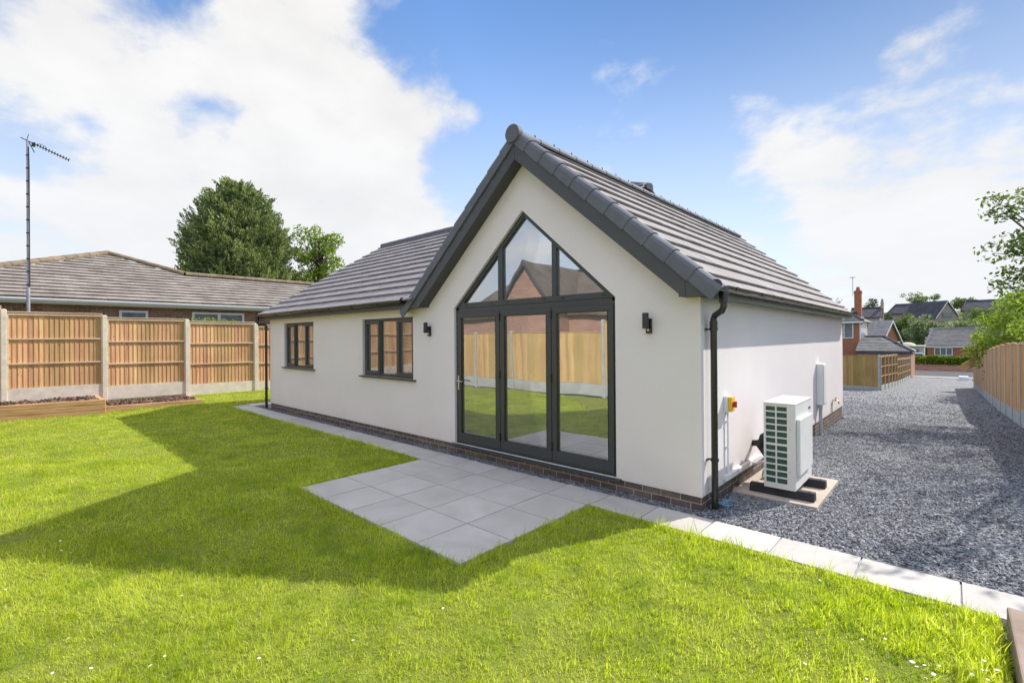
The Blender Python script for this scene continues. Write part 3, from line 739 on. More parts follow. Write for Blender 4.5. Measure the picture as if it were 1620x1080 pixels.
# bifold doors
D0, D1 = -3.97, -1.02
fr = MB(); y = .045
fr.box(D0, D0 + .042, y, y + .07, .165, 2.40); fr.box(D1 - .042, D1, y, y + .07, .165, 2.40)
fr.box(D0 + .042, D1 - .042, y, y + .07, .165, .195); fr.box(D0 + .042, D1 - .042, y, y + .07, 2.25, 2.325); fr.box(D0 + .042, D1 - .042, y - .004, y + .07, 2.33, 2.405)
AX, AZ = -2.495, 3.64; tg = (AZ - 2.33) / (AX - D0)
ins = .082
fr.prism([(D0, y, 2.33), (AX, y, AZ), (AX, y, AZ - ins), (D0 + .042, y, 2.33 + tg * .042 - ins + .0), (D0, y, 2.33 - .02)], (0, .07, 0))
fr.prism([(D1, y, 2.33), (AX + .001, y, AZ), (AX + .001, y, AZ - ins), (D1 - .042, y, 2.33 + tg * .042 - ins), (D1, y, 2.33 - .02)], (0, .07, 0))
def zs(x): return AZ - tg * abs(x - AX) - ins + .01
for a, b_ in ((-3.02, -2.93), (-2.01, -1.935)):
    fr.prism([(a, y + .002, 2.405), (b_, y + .002, 2.405), (b_, y + .002, zs(b_)), (a, y + .002, zs(a))], (0, .066, 0))
fo = obj('door_frame', fr, M['frame'], house); fix_normals(fo)
for x in (-3.72, -3.16, -2.83, -2.14, -1.82, -1.2):
    v_ = MB(); v_.box(x - .025, x + .025, y - .009, y - .004, 2.362, 2.376); obj('drain_cover', v_, M['black'], fo)
def pane_poly(pts, parent):
    g_ = MB(); g_.prism([(x, .085, z) for x, z in pts], (0, .004, 0)); o = obj('pane', g_, M['glass'], parent); fix_normals(o)
bx = D0 + (2.405 + ins - 2.33) / tg; bx2 = D1 - (2.405 + ins - 2.33) / tg
pane_poly([(bx, 2.40), (-3.01, 2.40), (-3.01, zs(-3.01))], fo)
pane_poly([(-2.94, 2.40), (-2.0, 2.40), (-2.0, zs(-2.0)), (AX, zs(AX)), (-2.94, zs(-2.94))], fo)
pane_poly([(-1.945, 2.40), (bx2, 2.40), (-1.945, zs(-1.945))], fo)
for i, (a, b_) in enumerate(((-3.926, -2.985), (-2.975, -2.02), (-2.01, -1.064))):
    lf = MB(); yy = .03; st = .078
    lf.box(a, b_, yy, yy + .07, .20, .335); lf.box(a, b_, yy, yy + .07, 2.172, 2.248)
    lf.box(a, a + st, yy, yy + .07, .335, 2.172); lf.box(b_ - st, b_, yy, yy + .07, .335, 2.172)
    lo = obj('door_leaf', lf, M['frame'], house, bevel=.003)
    g_ = MB(); g_.box(a + st - .01, b_ - st + .01, .062, .066, .325, 2.18); obj('pane', g_, M['glass'], lo)
    bd = MB(); e_ = .010
    xa, xb, za, zb = a + st, b_ - st, .335, 2.172
    bd.box(xa, xb, yy - .0, .061, za, za + e_); bd.box(xa, xb, yy, .061, zb - e_, zb); bd.box(xa, xa + e_, yy, .061, za + e_, zb - e_); bd.box(xb - e_, xb, yy, .061, za + e_, zb - e_)
    obj('glazing_bead', bd, M['black'], lo)
    if i == 0:
        h_ = MB(); hx = a + .032
        h_.box(hx - .014, hx + .014, yy - .012, yy, 1.02, 1.25)
        h_.cyl((hx, yy - .012, 1.165), (hx, yy - .05, 1.165), .011); h_.tube([(hx, yy - .05, 1.165), (hx + .02, yy - .056, 1.165), (hx + .135, yy - .056, 1.160)], .010)
        h_.cyl((hx, yy - .012, 1.07), (hx, yy - .02, 1.07), .010)
        obj('door_handle', h_, M['steel'], lo)
    if i > 0:
        for z in (.33, 1.25, 2.10):
            h_ = MB(); h_.cyl((a - .005, yy - .012, z), (a - .005, yy - .012, z + .11), .011); obj('hinge', h_, M['black'], lo)
s_ = MB(); s_.prism([(-4.03, -.06, .135), (-4.03, -.06, .150), (-4.03, .045, .168), (-4.03, .045, .135)], (3.08, 0, 0))
so_ = obj('door_cill', s_, M['frame'], house); fix_normals(so_)
# rooms
f = MB(); f.box(-4.55, -.3, .3, 8.55, .10, .17); f.box(-11.25, -4.7, .3, 6.9, .10, .17); obj('interior_floor', f, M['floor'], house)
f = MB(); f.box(-4.7, -4.55, .3, 8.55, .17, 2.5); f.prism([(-4.55, 5.2, .17), (-.3, 5.2, .17), (-.3, 5.2, 2.4), (RX, 5.2, 4.25), (-4.55, 5.2, 2.45)], (0, .1, 0)); f.box(-7.9, -7.8, .3, 3.6, .17, 2.4); f.box(-11.25, -4.7, 3.6, 3.7, .17, 2.4)
f.box(-11.25, -4.85, .3, 3.7, 2.4, 2.44)
f.box(-4.548, -4.53, .31, 5.2, .17, .30); f.box(-4.53, -.3, 5.18, 5.2, .17, .30)
obj('interior_wall', f, M['inwall'], house)

# ------------------------------------------------------------------ things fixed to the house
def wall_light(x, label):
    t_ = thing('wall_light', (x, 0, 1.9), label, 'wall light', 'black wall lights either side of the glazed doors')
    b_ = MB(); b_.box(x - .03, x + .035, -.035, -.001, 1.885, 2.055); obj('sensor_box', b_, M['black'], t_, bevel=.004)
    b_ = MB(); b_.cyl((x + .003, -.036, 1.925), (x + .003, -.044, 1.925), .012); obj('sensor_lens', b_, M['upvc'], t_)
    b_ = MB(); b_.cyl((x, -.095, 1.94), (x, -.095, 2.115), .036, n=20); b_.box(x - .012, x + .012, -.07, -.03, 2.0, 2.04); obj('lamp_tube', b_, M['black'], t_)
    b_ = MB(); b_.cyl((x, -.095, 2.1152), (x, -.095, 2.117), .030, n=20); obj('lamp_lens', b_, M['farglass'], t_)
wall_light(-4.60, 'black wall light on cream wall between the three-pane window and the glazed doors')
wall_light(-.58, 'black wall light on cream wall between the glazed doors and the right corner')

t_ = thing('heat_pump', (.5, 1.4, .03), 'white air source heat pump on black feet beside the side wall', 'heat pump')
hx0, hx1, hy0, hy1, hz0, hz1 = .34, .66, .97, 1.80, .122, 1.09
b_ = MB(); b_.box(hx0 + .012, hx1, hy0 + .022, hy1, hz0, hz1 - .016); obj('casing', b_, M['white'], t_, bevel=.006)
b_ = MB(); b_.box(hx0 - .002, hx1 + .004, hy0 - .004, hy1 + .004, hz1 - .015, hz1); obj('lid', b_, M['white'], t_, bevel=.004)
gx0 = hx0; W_ = hx1 - hx0; H_ = hz1 - .016 - hz0
holes = []
for c0, c1 in ((.07, .375), (.42, .745)):
    for r_ in range(12):
        za = hz0 + H_ * (.062 + r_ * .0772); zb = za + H_ * .060
        if r_ >= 6: za += .008; zb += .008
        holes.append([(gx0 + W_ * c0, za), (gx0 + W_ * c1, za), (gx0 + W_ * c1, zb), (gx0 + W_ * c0, zb)])
b_ = MB(); wall_poly(b_, [(hx0, hz0), (hx1, hz0), (hx1, hz1 - .017), (hx0, hz1 - .017)], holes, 'y', hy0, hy0 + .014)
go = obj('grille', b_, M['white'], t_); fix_normals(go)
b_ = MB(); b_.box(hx0 + .014, hx0 + W_ * .76, hy0 + .0145, hy0 + .0215, hz0 + .03, hz1 - .05); obj('coil', b_, M['coil'], t_)
for z in (.33, .80):
    b_ = MB(); b_.cyl((hx1 - .05, hy0 - .001, z), (hx1 - .05, hy0 - .005, z), .006); obj('screw', b_, M['galv'], t_)
b_ = MB(); b_.cyl((hx1 + .001, hy1 - .04, .62), (hx1 + .006, hy1 - .04, .62), .006); obj('screw', b_, M['galv'], t_)
b_ = MB(); b_.box(hx1 + .001, hx1 + .038, hy0 + .05, hy0 + .69, .29, .915); obj('side_panel', b_, M['white'], t_, bevel=.008)
b_ = MB()
for i in range(6): b_.box(hx1 + .0005, hx1 + .0012, hy1 - .17 + i * .022, hy1 - .156 + i * .022, .955 + (.006 if i % 2 else 0), .985)
obj('brand_mark', b_, M['navy'], t_)
for yc in (hy0 + .09, hy1 - .13):
    b_ = MB(); b_.prism([(.17, yc - .065, .029), (.17, yc + .065, .029), (.17, yc + .04, .121), (.17, yc - .04, .121)], (.66, 0, 0)); fo_ = obj('foot', b_, M['rubber'], t_, bevel=.006); fix_normals(fo_)
    b_ = MB(); b_.cyl((.78, yc, .1215), (.78, yc, .135), .012, n=6); b_.cyl((.24, yc, .1215), (.24, yc, .135), .012, n=6); obj('bolt', b_, M['galv'], fo_)
b_ = MB()
b_.tube([(.345, 1.62, .62), (.26, 1.60, .63), (.17, 1.60, .56), (.13, 1.62, .44), (.20, 1.60, .36), (.33, 1.58, .33)], .05, 12)
b_.tube([(.345, 1.50, .50), (.28, 1.48, .50), (.22, 1.50, .42), (.26, 1.52, .34), (.34, 1.5, .30)], .042, 12)
b_.tube([(.17, 1.62, .5), (.06, 1.72, .45), (-.002, 1.74, .44)], .04, 12)
obj('pipe_lagging', b_, M['rubber'], t_, smooth=True)
b_ = MB(); b_.tube([(.33, 1.3, .28), (.25, 1.28, .22), (.22, 1.35, .12), (.3, 1.4, .05)], .012); b_.tube([(.33, 1.35, .30), (.2, 1.4, .3), (.12, 1.5, .24), (.03, 1.6, .22)], .012)
obj('cable', b_, M['upvc'], t_, smooth=True)

t_ = thing('isolator_switch', (.03, .73, .98), 'yellow isolator switch with red rotary knob on the white side wall', 'switch')
b_ = MB(); b_.box(.001, .045, .665, .795, .975, 1.155); obj('back_box', b_, M['upvc'], t_, bevel=.004)
b_ = MB(); b_.box(.046, .085, .67, .79, .98, 1.15); obj('cover', b_, M['yellow'], t_, bevel=.006)
b_ = MB(); b_.cyl((.0855, .73, 1.065), (.10, .73, 1.065), .034, n=20); b_.box(.10, .125, .718, .742, 1.03, 1.10); obj('knob', b_, M['red'], t_, bevel=.002)
b_ = MB(); b_.cyl((.022, .73, .974), (.022, .73, .26), .011); b_.box(.001, .034, .715, .745, .55, .57); b_.box(.001, .034, .715, .745, .85, .87)
obj('conduit', b_, M['upvc'], t_)
b_ = MB(); b_.box(.001, .05, .62, 1.95, .195, .255); tag(obj('cable_trunking', b_, M['upvc'], bevel=.003), 'white cable trunking running low along the side wall to the heat pump', 'trunking')

t_ = thing('meter_box', (.09, 5.95, .5), 'tall slim white service box on the far part of the side wall', 'meter box')
b_ = MB(); b_.box(.001, .12, 5.78, 6.06, .50, 1.30); obj('box_body', b_, M['upvc'], t_, bevel=.012)
b_ = MB(); b_.box(.1205, .128, 5.80, 6.04, .53, 1.27); obj('box_door', b_, M['upvc'], t_, bevel=.004)
b_ = MB(); b_.cyl((.06, 5.83, .499), (.06, 5.83, -.13), .03); b_.cyl((.06, 5.83, .48), (.06, 5.83, .43), .036); obj('conduit', b_, M['conc2'], t_)
t_ = thing('garden_tap', (.05, 7.5, .4), 'small brass garden tap low on the far side wall', 'tap')
b_ = MB(); b_.tube([(.0, 7.5, .42), (.08, 7.5, .42), (.11, 7.5, .40), (.115, 7.5, .35)], .013); b_.cyl((.06, 7.5, .42), (.06, 7.5, .47), .01); obj('spout', b_, M['brass'], t_)
b_ = MB(); b_.box(.05, .07, 7.44, 7.56, .47, .482); obj('tap_handle', b_, M['brass'], t_)
b_ = MB(); b_.tube([(.02, 7.5, .42), (.02, 7.36, .41), (.02, 7.30, .32), (.02, 7.28, .17)], .008); obj('supply_pipe', b_, M['brass'], t_)
b_ = MB(); pts = []
for i in range(60): pts.append((.12 + .045 * math.sin(i * 1.3) + .03 * math.sin(i * .37), .33 + .11 * math.sin(i * .9) + .03 * math.cos(i * 2.1), .02 + .035 * (1 + math.sin(i * 1.7)) * .6))
b_.tube(pts, .0045, 5); tag(obj('twine_tangle', b_, M['twine'], smooth=True), 'tangle of pale blue plastic twine at the foot of the black downpipe', 'twine')

# ------------------------------------------------------------------ fences
def fence(name, label, P0, dirdeg, n, base, top, face, wood, post='conc', sp=1.93, gb=.28, rails=(.985, .66, .33), railside=1, closed_end=True, shift=0.0, group=None):
    """posts at P0 + i*sp along dir (degrees from +y towards +x); face=+1: viewer on the right of the direction"""
    a = R(dirdeg); D = Vector((math.sin(a), math.cos(a), 0)); Nn = Vector((math.cos(a), -math.sin(a), 0)) * face
    P0 = Vector((P0[0], P0[1], 0)); Z = Vector((0, 0, 1))
    t_ = thing(name, (P0.x, P0.y, base(0)), label, 'fence', group)
    for i in range(n + 1):
        p = P0 + D * (sp * i); zb, zt = base(i), top(i)
        if i == n: zt = top(n - 1)
        m_ = MB(); m_.obox(p + Z * ((zb - .3 + zt + .03) / 2), D * .05, Nn * .055, Z * ((zt + .03 - zb + .3) / 2))
        c_ = p + Z * (zt + .03)
        q = [c_ + D * (.05 * i_) + Nn * (.055 * j_) for i_, j_ in ((-1, -1), (1, -1), (1, 1), (-1, 1))] + [c_ + D * (.03 * i_) + Nn * (.03 * j_) + Z * .02 for i_, j_ in ((-1, -1), (1, -1), (1, 1), (-1, 1))]
        m_.hexa(q); obj('concrete_post', m_, M[post], t_, bevel=.004)
    for i in range(n):
        a0 = P0 + D * (sp * i + .045) + Nn * shift; Lb = sp - .09; zb, zt = base(i), top(i); mid = a0 + D * (Lb / 2)
        m_ = MB(); m_.obox(mid + Z * (zb - .1 + (gb + .1) / 2), D * (Lb / 2), Nn * .024, Z * ((gb + .1) / 2)); obj('gravel_board', m_, M[post], t_, bevel=.003)
        z0, z1 = zb + gb + .004, zt - .03
        m_ = MB(); u = .0; bw = .098
        while u < Lb - .03:
            w_ = min(bw + .02, Lb - u); c0 = a0 + D * u
            tl = rnd.uniform(-.002, .002)
            # feather edge board: thick on one side, thin on the other
            k0, k1 = .004, .016
            q = []
            for z in (z0 + rnd.uniform(-.0, .006), z1 + rnd.uniform(-.004, .004)):
                q += [c0 - Nn * (-.004) * railside + Z * z, c0 + D * w_ - Nn * (.012) * railside + Z * z,
                      c0 + D * w_ - Nn * (.016 + k0 + tl) * railside + Z * z, c0 - Nn * (.004 + k1) * railside + Z * z]
            m_.hexa(q); u += bw
        bo_ = obj('panel_boards', m_, M[wood], t_); fix_normals(bo_)
        rc = 'rail' if wood in ('wood', 'wood') else wood
        for k_ in rails:
            z = z0 + (z1 - z0) * k_
            m_ = MB(); m_.obox(mid + Nn * (.018) * railside + Z * (z - .019), D * (Lb / 2), Nn * .019, Z * .019)
            obj('rail', m_, M[rc], t_, bevel=.003)
        for e in (0, 1):
            m_ = MB(); c_ = a0 + D * (.018 + e * (Lb - .036)); m_.obox(c_ + Nn * (.016) * railside + Z * ((z0 + z1) / 2 - .02), D * .018, Nn * .017, Z * ((z1 - z0) / 2 - .022)); obj('side_batten', m_, M[rc], t_)
        m_ = MB(); m_.obox(mid + Z * (z1 + .014), D * (Lb / 2), Nn * .036, Z * .012); obj('capping', m_, M[rc], t_, bevel=.003)
    return t_
ltop = lambda i: [2.90, 2.80, 2.66, 2.56, 2.49, 2.40, 2.31, 2.24, 2.2][min(max(i, 0), 8)]
lbase = lambda i: [.40, .38, .37, .30, .20, .165, .16, .16, .16][min(max(i, 0), 8)]
# posts 0,1 lie before the frame edge; post 2 stands at the photo's left edge
fence('timber_fence', 'timber panel fence with pale rails and concrete posts left of the lawn', (-15.57 - 2 * .114, -4.86 - 2 * 1.927), 3.4, 8, lbase, lambda i: ltop(i) - .05, 1, 'wood')
# boundary behind the photographer, seen in the glazing
bt = lambda i: 2.02 if i < 5 else 2.36
fence('timber_fence', 'smooth yellow timber fence reflected in the glazed doors', (-15.6, -7.62), 90, 10, lambda i: .10, bt, -1, 'woodback', 'conc2', railside=-1, group=None)
# long fence right of the drive
def rb(i): return float(hdrive(0, 6.1 + 1.93 * i)) - .10
def rtop(i):
    y = 6.1 + 1.93 * i
    return float(np.interp(y, [0, 11, 14, 17, 21, 30, 38, 42], [1.66, 1.62, 1.58, 1.47, 1.28, .84, .45, .3]))
fence('timber_fence', 'long boarded fence with grey concrete posts along the right of the drive', (3.25, 4.2), -.35, 18, lambda i: float(hdrive(0, 4.2 + 1.93 * i)) - .02, lambda i: rtop(i - 1), -1, 'woodorange', 'conc2', gb=.30, railside=-1, shift=.012)
# neighbour's fence left of the drive: a short stretch facing us, then one running down to the garage
fence('timber_fence', 'pair of greenish timber panels facing us at the end of the gravel', (-1.04 - 1.93 * 3, 28.3), 90, 3, lambda i: -1.27, lambda i: .70, 1, 'woodgreen', 'conc2', gb=.22, railside=-1, shift=.03)
fence('timber_fence', 'rail-side timber fence running from the gravel corner down to the brick garage', (-1.0, 28.42), .6, 11, lambda i: float(hdrive(0, 28.4 + 1.93 * i)) + .0,
      lambda i: (.66 - .04 * i) if i < 5 else (.12 - .05 * (i - 5)), 1, 'woodgreen', 'conc2', gb=.22)

# raised beds on the left
def sleeper_box(name, label, A, B, wallx, z0, z1, rows, soilz):
    t_ = thing(name, ((A[0] + B[0]) / 2, (A[1] + B[1]) / 2, z0), label, 'raised bed', 'sleeper beds along the left fence')
    A3, B3 = Vector((*A, 0)), Vector((*B, 0)); d = (B3 - A3).normalized(); n_ = Vector((d.y, -d.x, 0)); h = (z1 - z0) / rows
    for r_ in range(rows):
        L_ = (B3 - A3).length; cuts = [0, L_ * (.55 if r_ % 2 else .25), L_] if rows > 1 else [0, L_]
        for c0, c1 in zip(cuts[:-1], cuts[1:]):
            m_ = MB(); c_ = A3 + d * ((c0 + c1) / 2) - n_ * .05 + Vector((0, 0, z0 + h * (r_ + .5)))
            m_.obox(c_, d * ((c1 - c0) / 2 - .002), n_ * .05, Vector((0, 0, h / 2 - .0015))); obj('sleeper', m_, M['sleeper'], t_, bevel=.011)
    m_ = MB(); c_ = Vector(((B[0] - .105 + wallx) / 2, B[1] - .05, (z0 + z1) / 2)); m_.obox(c_, Vector(((B[0] - .105 - wallx) / 2, 0, 0)), Vector((0, .05, 0)), Vector((0, 0, (z1 - z0) / 2 - .001)))
    obj('sleeper', m_, M['sleeper'], t_, bevel=.011)
    m_ = MB(); nx, ny = 14, 40
    vs = []; fs = []
    for j in range(ny):
        for i in range(nx):
            v_ = j / (ny - 1); y_ = A[1] + (B[1] - .1 - A[1]) * v_; xf = A[0] + (B[0] - A[0]) * v_ - .1; x_ = wallx + (xf - wallx) * i / (nx - 1)
            vs.append((x_, y_, soilz + rnd.uniform(-.018, .02)))
    for j in range(ny - 1):
        for i in range(nx - 1): a_ = j * nx + i; fs.append((a_, a_ + 1, a_ + nx + 1, a_ + nx))
    m_.add(vs, fs); obj('soil', m_, M['soil'], t_)
    m_ = MB()
    for _ in range(900):
        v_ = rnd.random(); y_ = A[1] + (B[1] - .12 - A[1]) * v_; xf = A[0] + (B[0] - A[0]) * v_ - .12; x_ = wallx + (xf - wallx) * rnd.random(); s_ = rnd.uniform(.012, .035)
        q = [Vector((rnd.uniform(-1, 1), rnd.uniform(-1, 1), rnd.uniform(-1, 1))).normalized() * s_ for _ in range(3)]
        c_ = Vector((x_, y_, soilz + .012)); m_.obox(c_, q[0], q[1], q[2])
    s3 = obj('soil_clods', m_, M['soilclod'], t_)
    return t_
sleeper_box('raised_bed', 'taller honey-coloured sleeper bed of brown soil at the left frame edge', (-14.75, -7.4), (-14.0, -3.1), -15.42, -.04, .35, 3, .31)
sleeper_box('raised_bed', 'lower single-sleeper bed of brown soil beside the taller bed', (-14.17, -3.09), (-13.9, -.98), -15.3, -.03, .15, 1, .14)
# sleeper edging at the right foot of the picture
m_ = MB(); m_.hexa([(2.19, -4.6, -.05), (2.60, -4.6, -.05), (2.62, -.78, -.05), (2.185, -.74, -.05), (2.19, -4.6, .145), (2.60, -4.6, .14), (2.62, -.78, .14), (2.185, -.74, .145)])
tag(obj('timber_sleeper', m_, M['oldsleeper'], bevel=.012), 'weathered brown timber sleeper at the end of the path, bottom right', 'sleeper')
# daisies
DP = [(1.77, -1.59), (1.79, -1.63), (1.82, -1.56), (1.88, -1.55), (1.83, -1.69), (1.86, -1.64), (2.01, -1.54), (2.05, -1.47), (2.06, -1.36), (2.07, -1.43), (2.11, -1.41), (2.07, -1.52), (1.6, -1.93), (1.33, -1.99), (1.21, -0.89), (1.54, -1.55), (1.64, -1.46), (-3.77, -4.65), (-3.64, -4.6), (-4.02, -4.64), (-1.72, -4.83), (-1.62, -4.68), (-1.37, -4.39), (-1.35, -4.46), (-0.96, -4.03), (-2.16, -4.13), (-3.23, -4.86), (-3.58, -3.17), (-3.58, -3.26), (-3.21, -4.99), (-2.06, -4.74), (-0.59, -3.0), (-0.73, -3.58)]
first = None
for i, (x, y) in enumerate(DP):
    z = float(hlawn(x, y)) + rnd.uniform(.035, .055)
    if first is None:
        t_ = thing('daisy', (x, y, z), 'tiny white daisy in the lawn grass', 'daisy', 'daisies scattered in the lawn'); first = t_
        m_ = MB()
        for k_ in range(12):
            a = 2 * math.pi * k_ / 12; d_ = Vector((math.cos(a), math.sin(a), .12)); s_ = Vector((-math.sin(a), math.cos(a), 0)); c_ = Vector((x, y, z))
            m_.add([c_ + d_ * .003 - s_ * .0015, c_ + d_ * .012 - s_ * .003, c_ + d_ * .0135 + s_ * .003 * 0, c_ + d_ * .012 + s_ * .003, c_ + d_ * .003 + s_ * .0015], [(0, 1, 2, 3, 4)])
        obj('petals', m_, M['daisy'], t_)
        m_ = MB(); m_.cyl((x, y, z - .001), (x, y, z + .003), .0045, .003, n=10); obj('flower_centre', m_, M['daisyc'], t_)
        m_ = MB(); m_.tube([(x, y, z - .05), (x + .003, y, z - .02), (x, y, z)], .0008, 5); obj('stem', m_, M['grassblade'], t_)
    else:
        c_ = first.copy(); COL.objects.link(c_); c_.location = (x, y, z); c_.rotation_euler = (rnd.uniform(-.3, .3), rnd.uniform(-.3, .3), rnd.uniform(0, 6))
        s_ = rnd.uniform(.8, 1.15); c_.scale = (s_ * .68,) * 3
        for ch in list(first.children):
            k_ = ch.copy(); COL.objects.link(k_); k_.parent = c_
# ------------------------------------------------------------------ neighbouring bungalow on the left
nb = thing('brick_bungalow', (-22.8, 0, .8), 'older brown brick bungalow with weathered tiled hip roof behind the left fence', 'bungalow')
NX, NZ, tn = -18.2, 3.16, math.tan(R(25))
w = MB(); w.box(-27.0, -18.5, -7.5, 3.5, .5, 3.05); w.box(-23.5, -18.5, 3.5, 12, .5, 3.05)
obj('wall', w, M['nbrick'], nb)
def inpoly(x, y, P):
    c = False; j = len(P) - 1
    for i in range(len(P)):
        if (P[i][1] > y) != (P[j][1] > y) and x < (P[j][0] - P[i][0]) * (y - P[i][1]) / (P[j][1] - P[i][1]) + P[i][0]: c = not c
        j = i
    return c
PF = [(-7.85, -18.2), (12.3, -18.2), (12.3, -21.0), (.2, -21.0), (-1.95, -22.75)]
t = MB(); c25, s25 = math.cos(R(25)), math.sin(R(25))
tiles(t, (NX, -7.85, NZ), (0, 1, 0), (-c25, 0, s25), 20.2, 5.2, w=.38, g=.30, filt=lambda c: inpoly(c.y, c.x, PF), hi=.06, th=.032, gap=.022)
obj('roof', t, M['ntile'], nb)
d = MB(); ap = (-22.75, -1.95, NZ + 4.55 * tn - .03); zz = NZ - .03
d.add([(-18.25, -7.85, zz), (-27.3, -7.85, zz), (-27.3, 3.9, zz), (-18.25, 3.9, zz), ap], [(0, 1, 4), (1, 2, 4), (2, 3, 4), (3, 0, 4), (0, 3, 2, 1)])
d.add([(-18.25, 3.9, zz), (-18.25, 12.3, zz), (-21.0, 12.3, zz + 2.75 * tn), (-21.0, -.5, zz + 2.75 * tn - .02), (-23.8, 12.3, zz), (-23.8, 3.9, zz)], [(0, 1, 2, 3), (3, 2, 4, 5), (1, 4, 2)])
obj('roof_slopes', d, M['ntile'], nb)
r = MB(); za = NZ + 4.55 * tn + .06
ridge_run(r, (-18.3, -7.8, NZ + .1), (-22.75, -1.95, za), 0, .15, .06, .45); ridge_run(r, (-21.0, .25, NZ + 2.8 * tn + .08), (-22.75, -1.95, za), 0, .15, .06, .45)
ridge_run(r, (-21.0, .25, NZ + 2.8 * tn + .07), (-21.0, 12.2, NZ + 2.8 * tn + .07), 0, .15, .06, .45)
obj('ridge_tiles', r, M['nridge'], nb)
f = MB(); f.box(-18.20, -18.16, -7.85, 12.3, 2.99, 3.12); f.box(-18.5, -18.2, -7.85, 12.3, 2.98, 3.0); obj('fascia', f, M['upvc'], nb)
f = MB(); f.prism([(-18.159, -7.9, 3.02), (-18.07, -7.9, 3.03), (-18.03, -7.9, 3.10), (-18.03, -7.9, 3.14), (-18.159, -7.9, 3.14)], (0, 20.2, 0)); go = obj('gutter', f, M['upvc'], nb); fix_normals(go)
for (y0, y1, z0, z1, nl) in ((-2.2, -1.42, 2.0, 2.86, 1), (-.12, 1.62, 2.0, 2.87, 2)):
    m_ = MB(); xx = -18.49; e = .07
    m_.box(xx, xx + .05, y0, y1, z0, z0 + e); m_.box(xx, xx + .05, y0, y1, z1 - e, z1); m_.box(xx, xx + .05, y0, y0 + e, z0 + e, z1 - e); m_.box(xx, xx + .05, y1 - e, y1, z0 + e, z1 - e)
    if nl == 2: m_.box(xx, xx + .05, (y0 + y1) / 2 - e * .7, (y0 + y1) / 2 + e * .7, z0 + e, z1 - e)
    wo_ = obj('window', m_, M['upvc'], nb); m_ = MB(); m_.box(xx + .005, xx + .015, y0 + e, y1 - e, z0 + e, z1 - e); obj('pane', m_, M['farglass'], wo_)

a_ = thing('tv_aerial', (-17.5, -4.36, .8), 'tall thin pole with a comb-shaped television aerial on top, beside the brick bungalow', 'aerial')
m_ = MB(); m_.cyl((-17.5, -4.36, .6), (-17.5, -4.36, 3.4), .042); m_.cyl((-17.5, -4.36, 3.4), (-17.5, -4.36, 7.6), .030)
obj('mast', m_, M['galv'], a_)
m_ = MB()
for i in range(11): m_.cyl((-17.5, -4.36, 3.45 + i * .37), (-17.5, -4.36, 3.485 + i * .37), .040)
m_.tube([(-17.46, -4.34, 7.4), (-17.462, -4.33, 6.8), (-17.455, -4.33, 5), (-17.46, -4.33, 3.4)], .012, 6)
obj('cable_clips', m_, M['black'], a_)
m_ = MB(); p0, p1 = Vector((-17.5, -4.5, 7.64)), Vector((-17.4, -3.5, 7.24)); m_.cyl(p0, p1, .014, n=6)
dd = (p1 - p0)
for i in range(13):
    c_ = p0 + dd * (.28 + .72 * i / 12); m_.cyl(c_ - Vector((.16, 0, 0)), c_ + Vector((.16, 0, 0)), .010, n=5); m_.cyl(c_ - Vector((0, 0, .022)), c_ + Vector((0, 0, .022)), .016, n=5)
m_.cyl(p0 + dd * .22 + Vector((0, -.06, .22)), p0 + dd * .12 + Vector((0, .0, -.02)), .008, n=5); m_.cyl(p0 + dd * .25 + Vector((0, .03, -.26)), p0 + dd * .16 + Vector((0, 0, .0)), .012, n=5)
m_.box(-17.55, -17.45, p0.y + .22, p0.y + .30, 7.46, 7.56); m_.tube([p0 + dd * .35, p0 + dd * .38 + Vector((0, 0, .07)), p0 + dd * .5 + Vector((0, 0, .07)), p0 + dd * .52], .008, 5)
obj('aerial_array', m_, M['black'], a_)

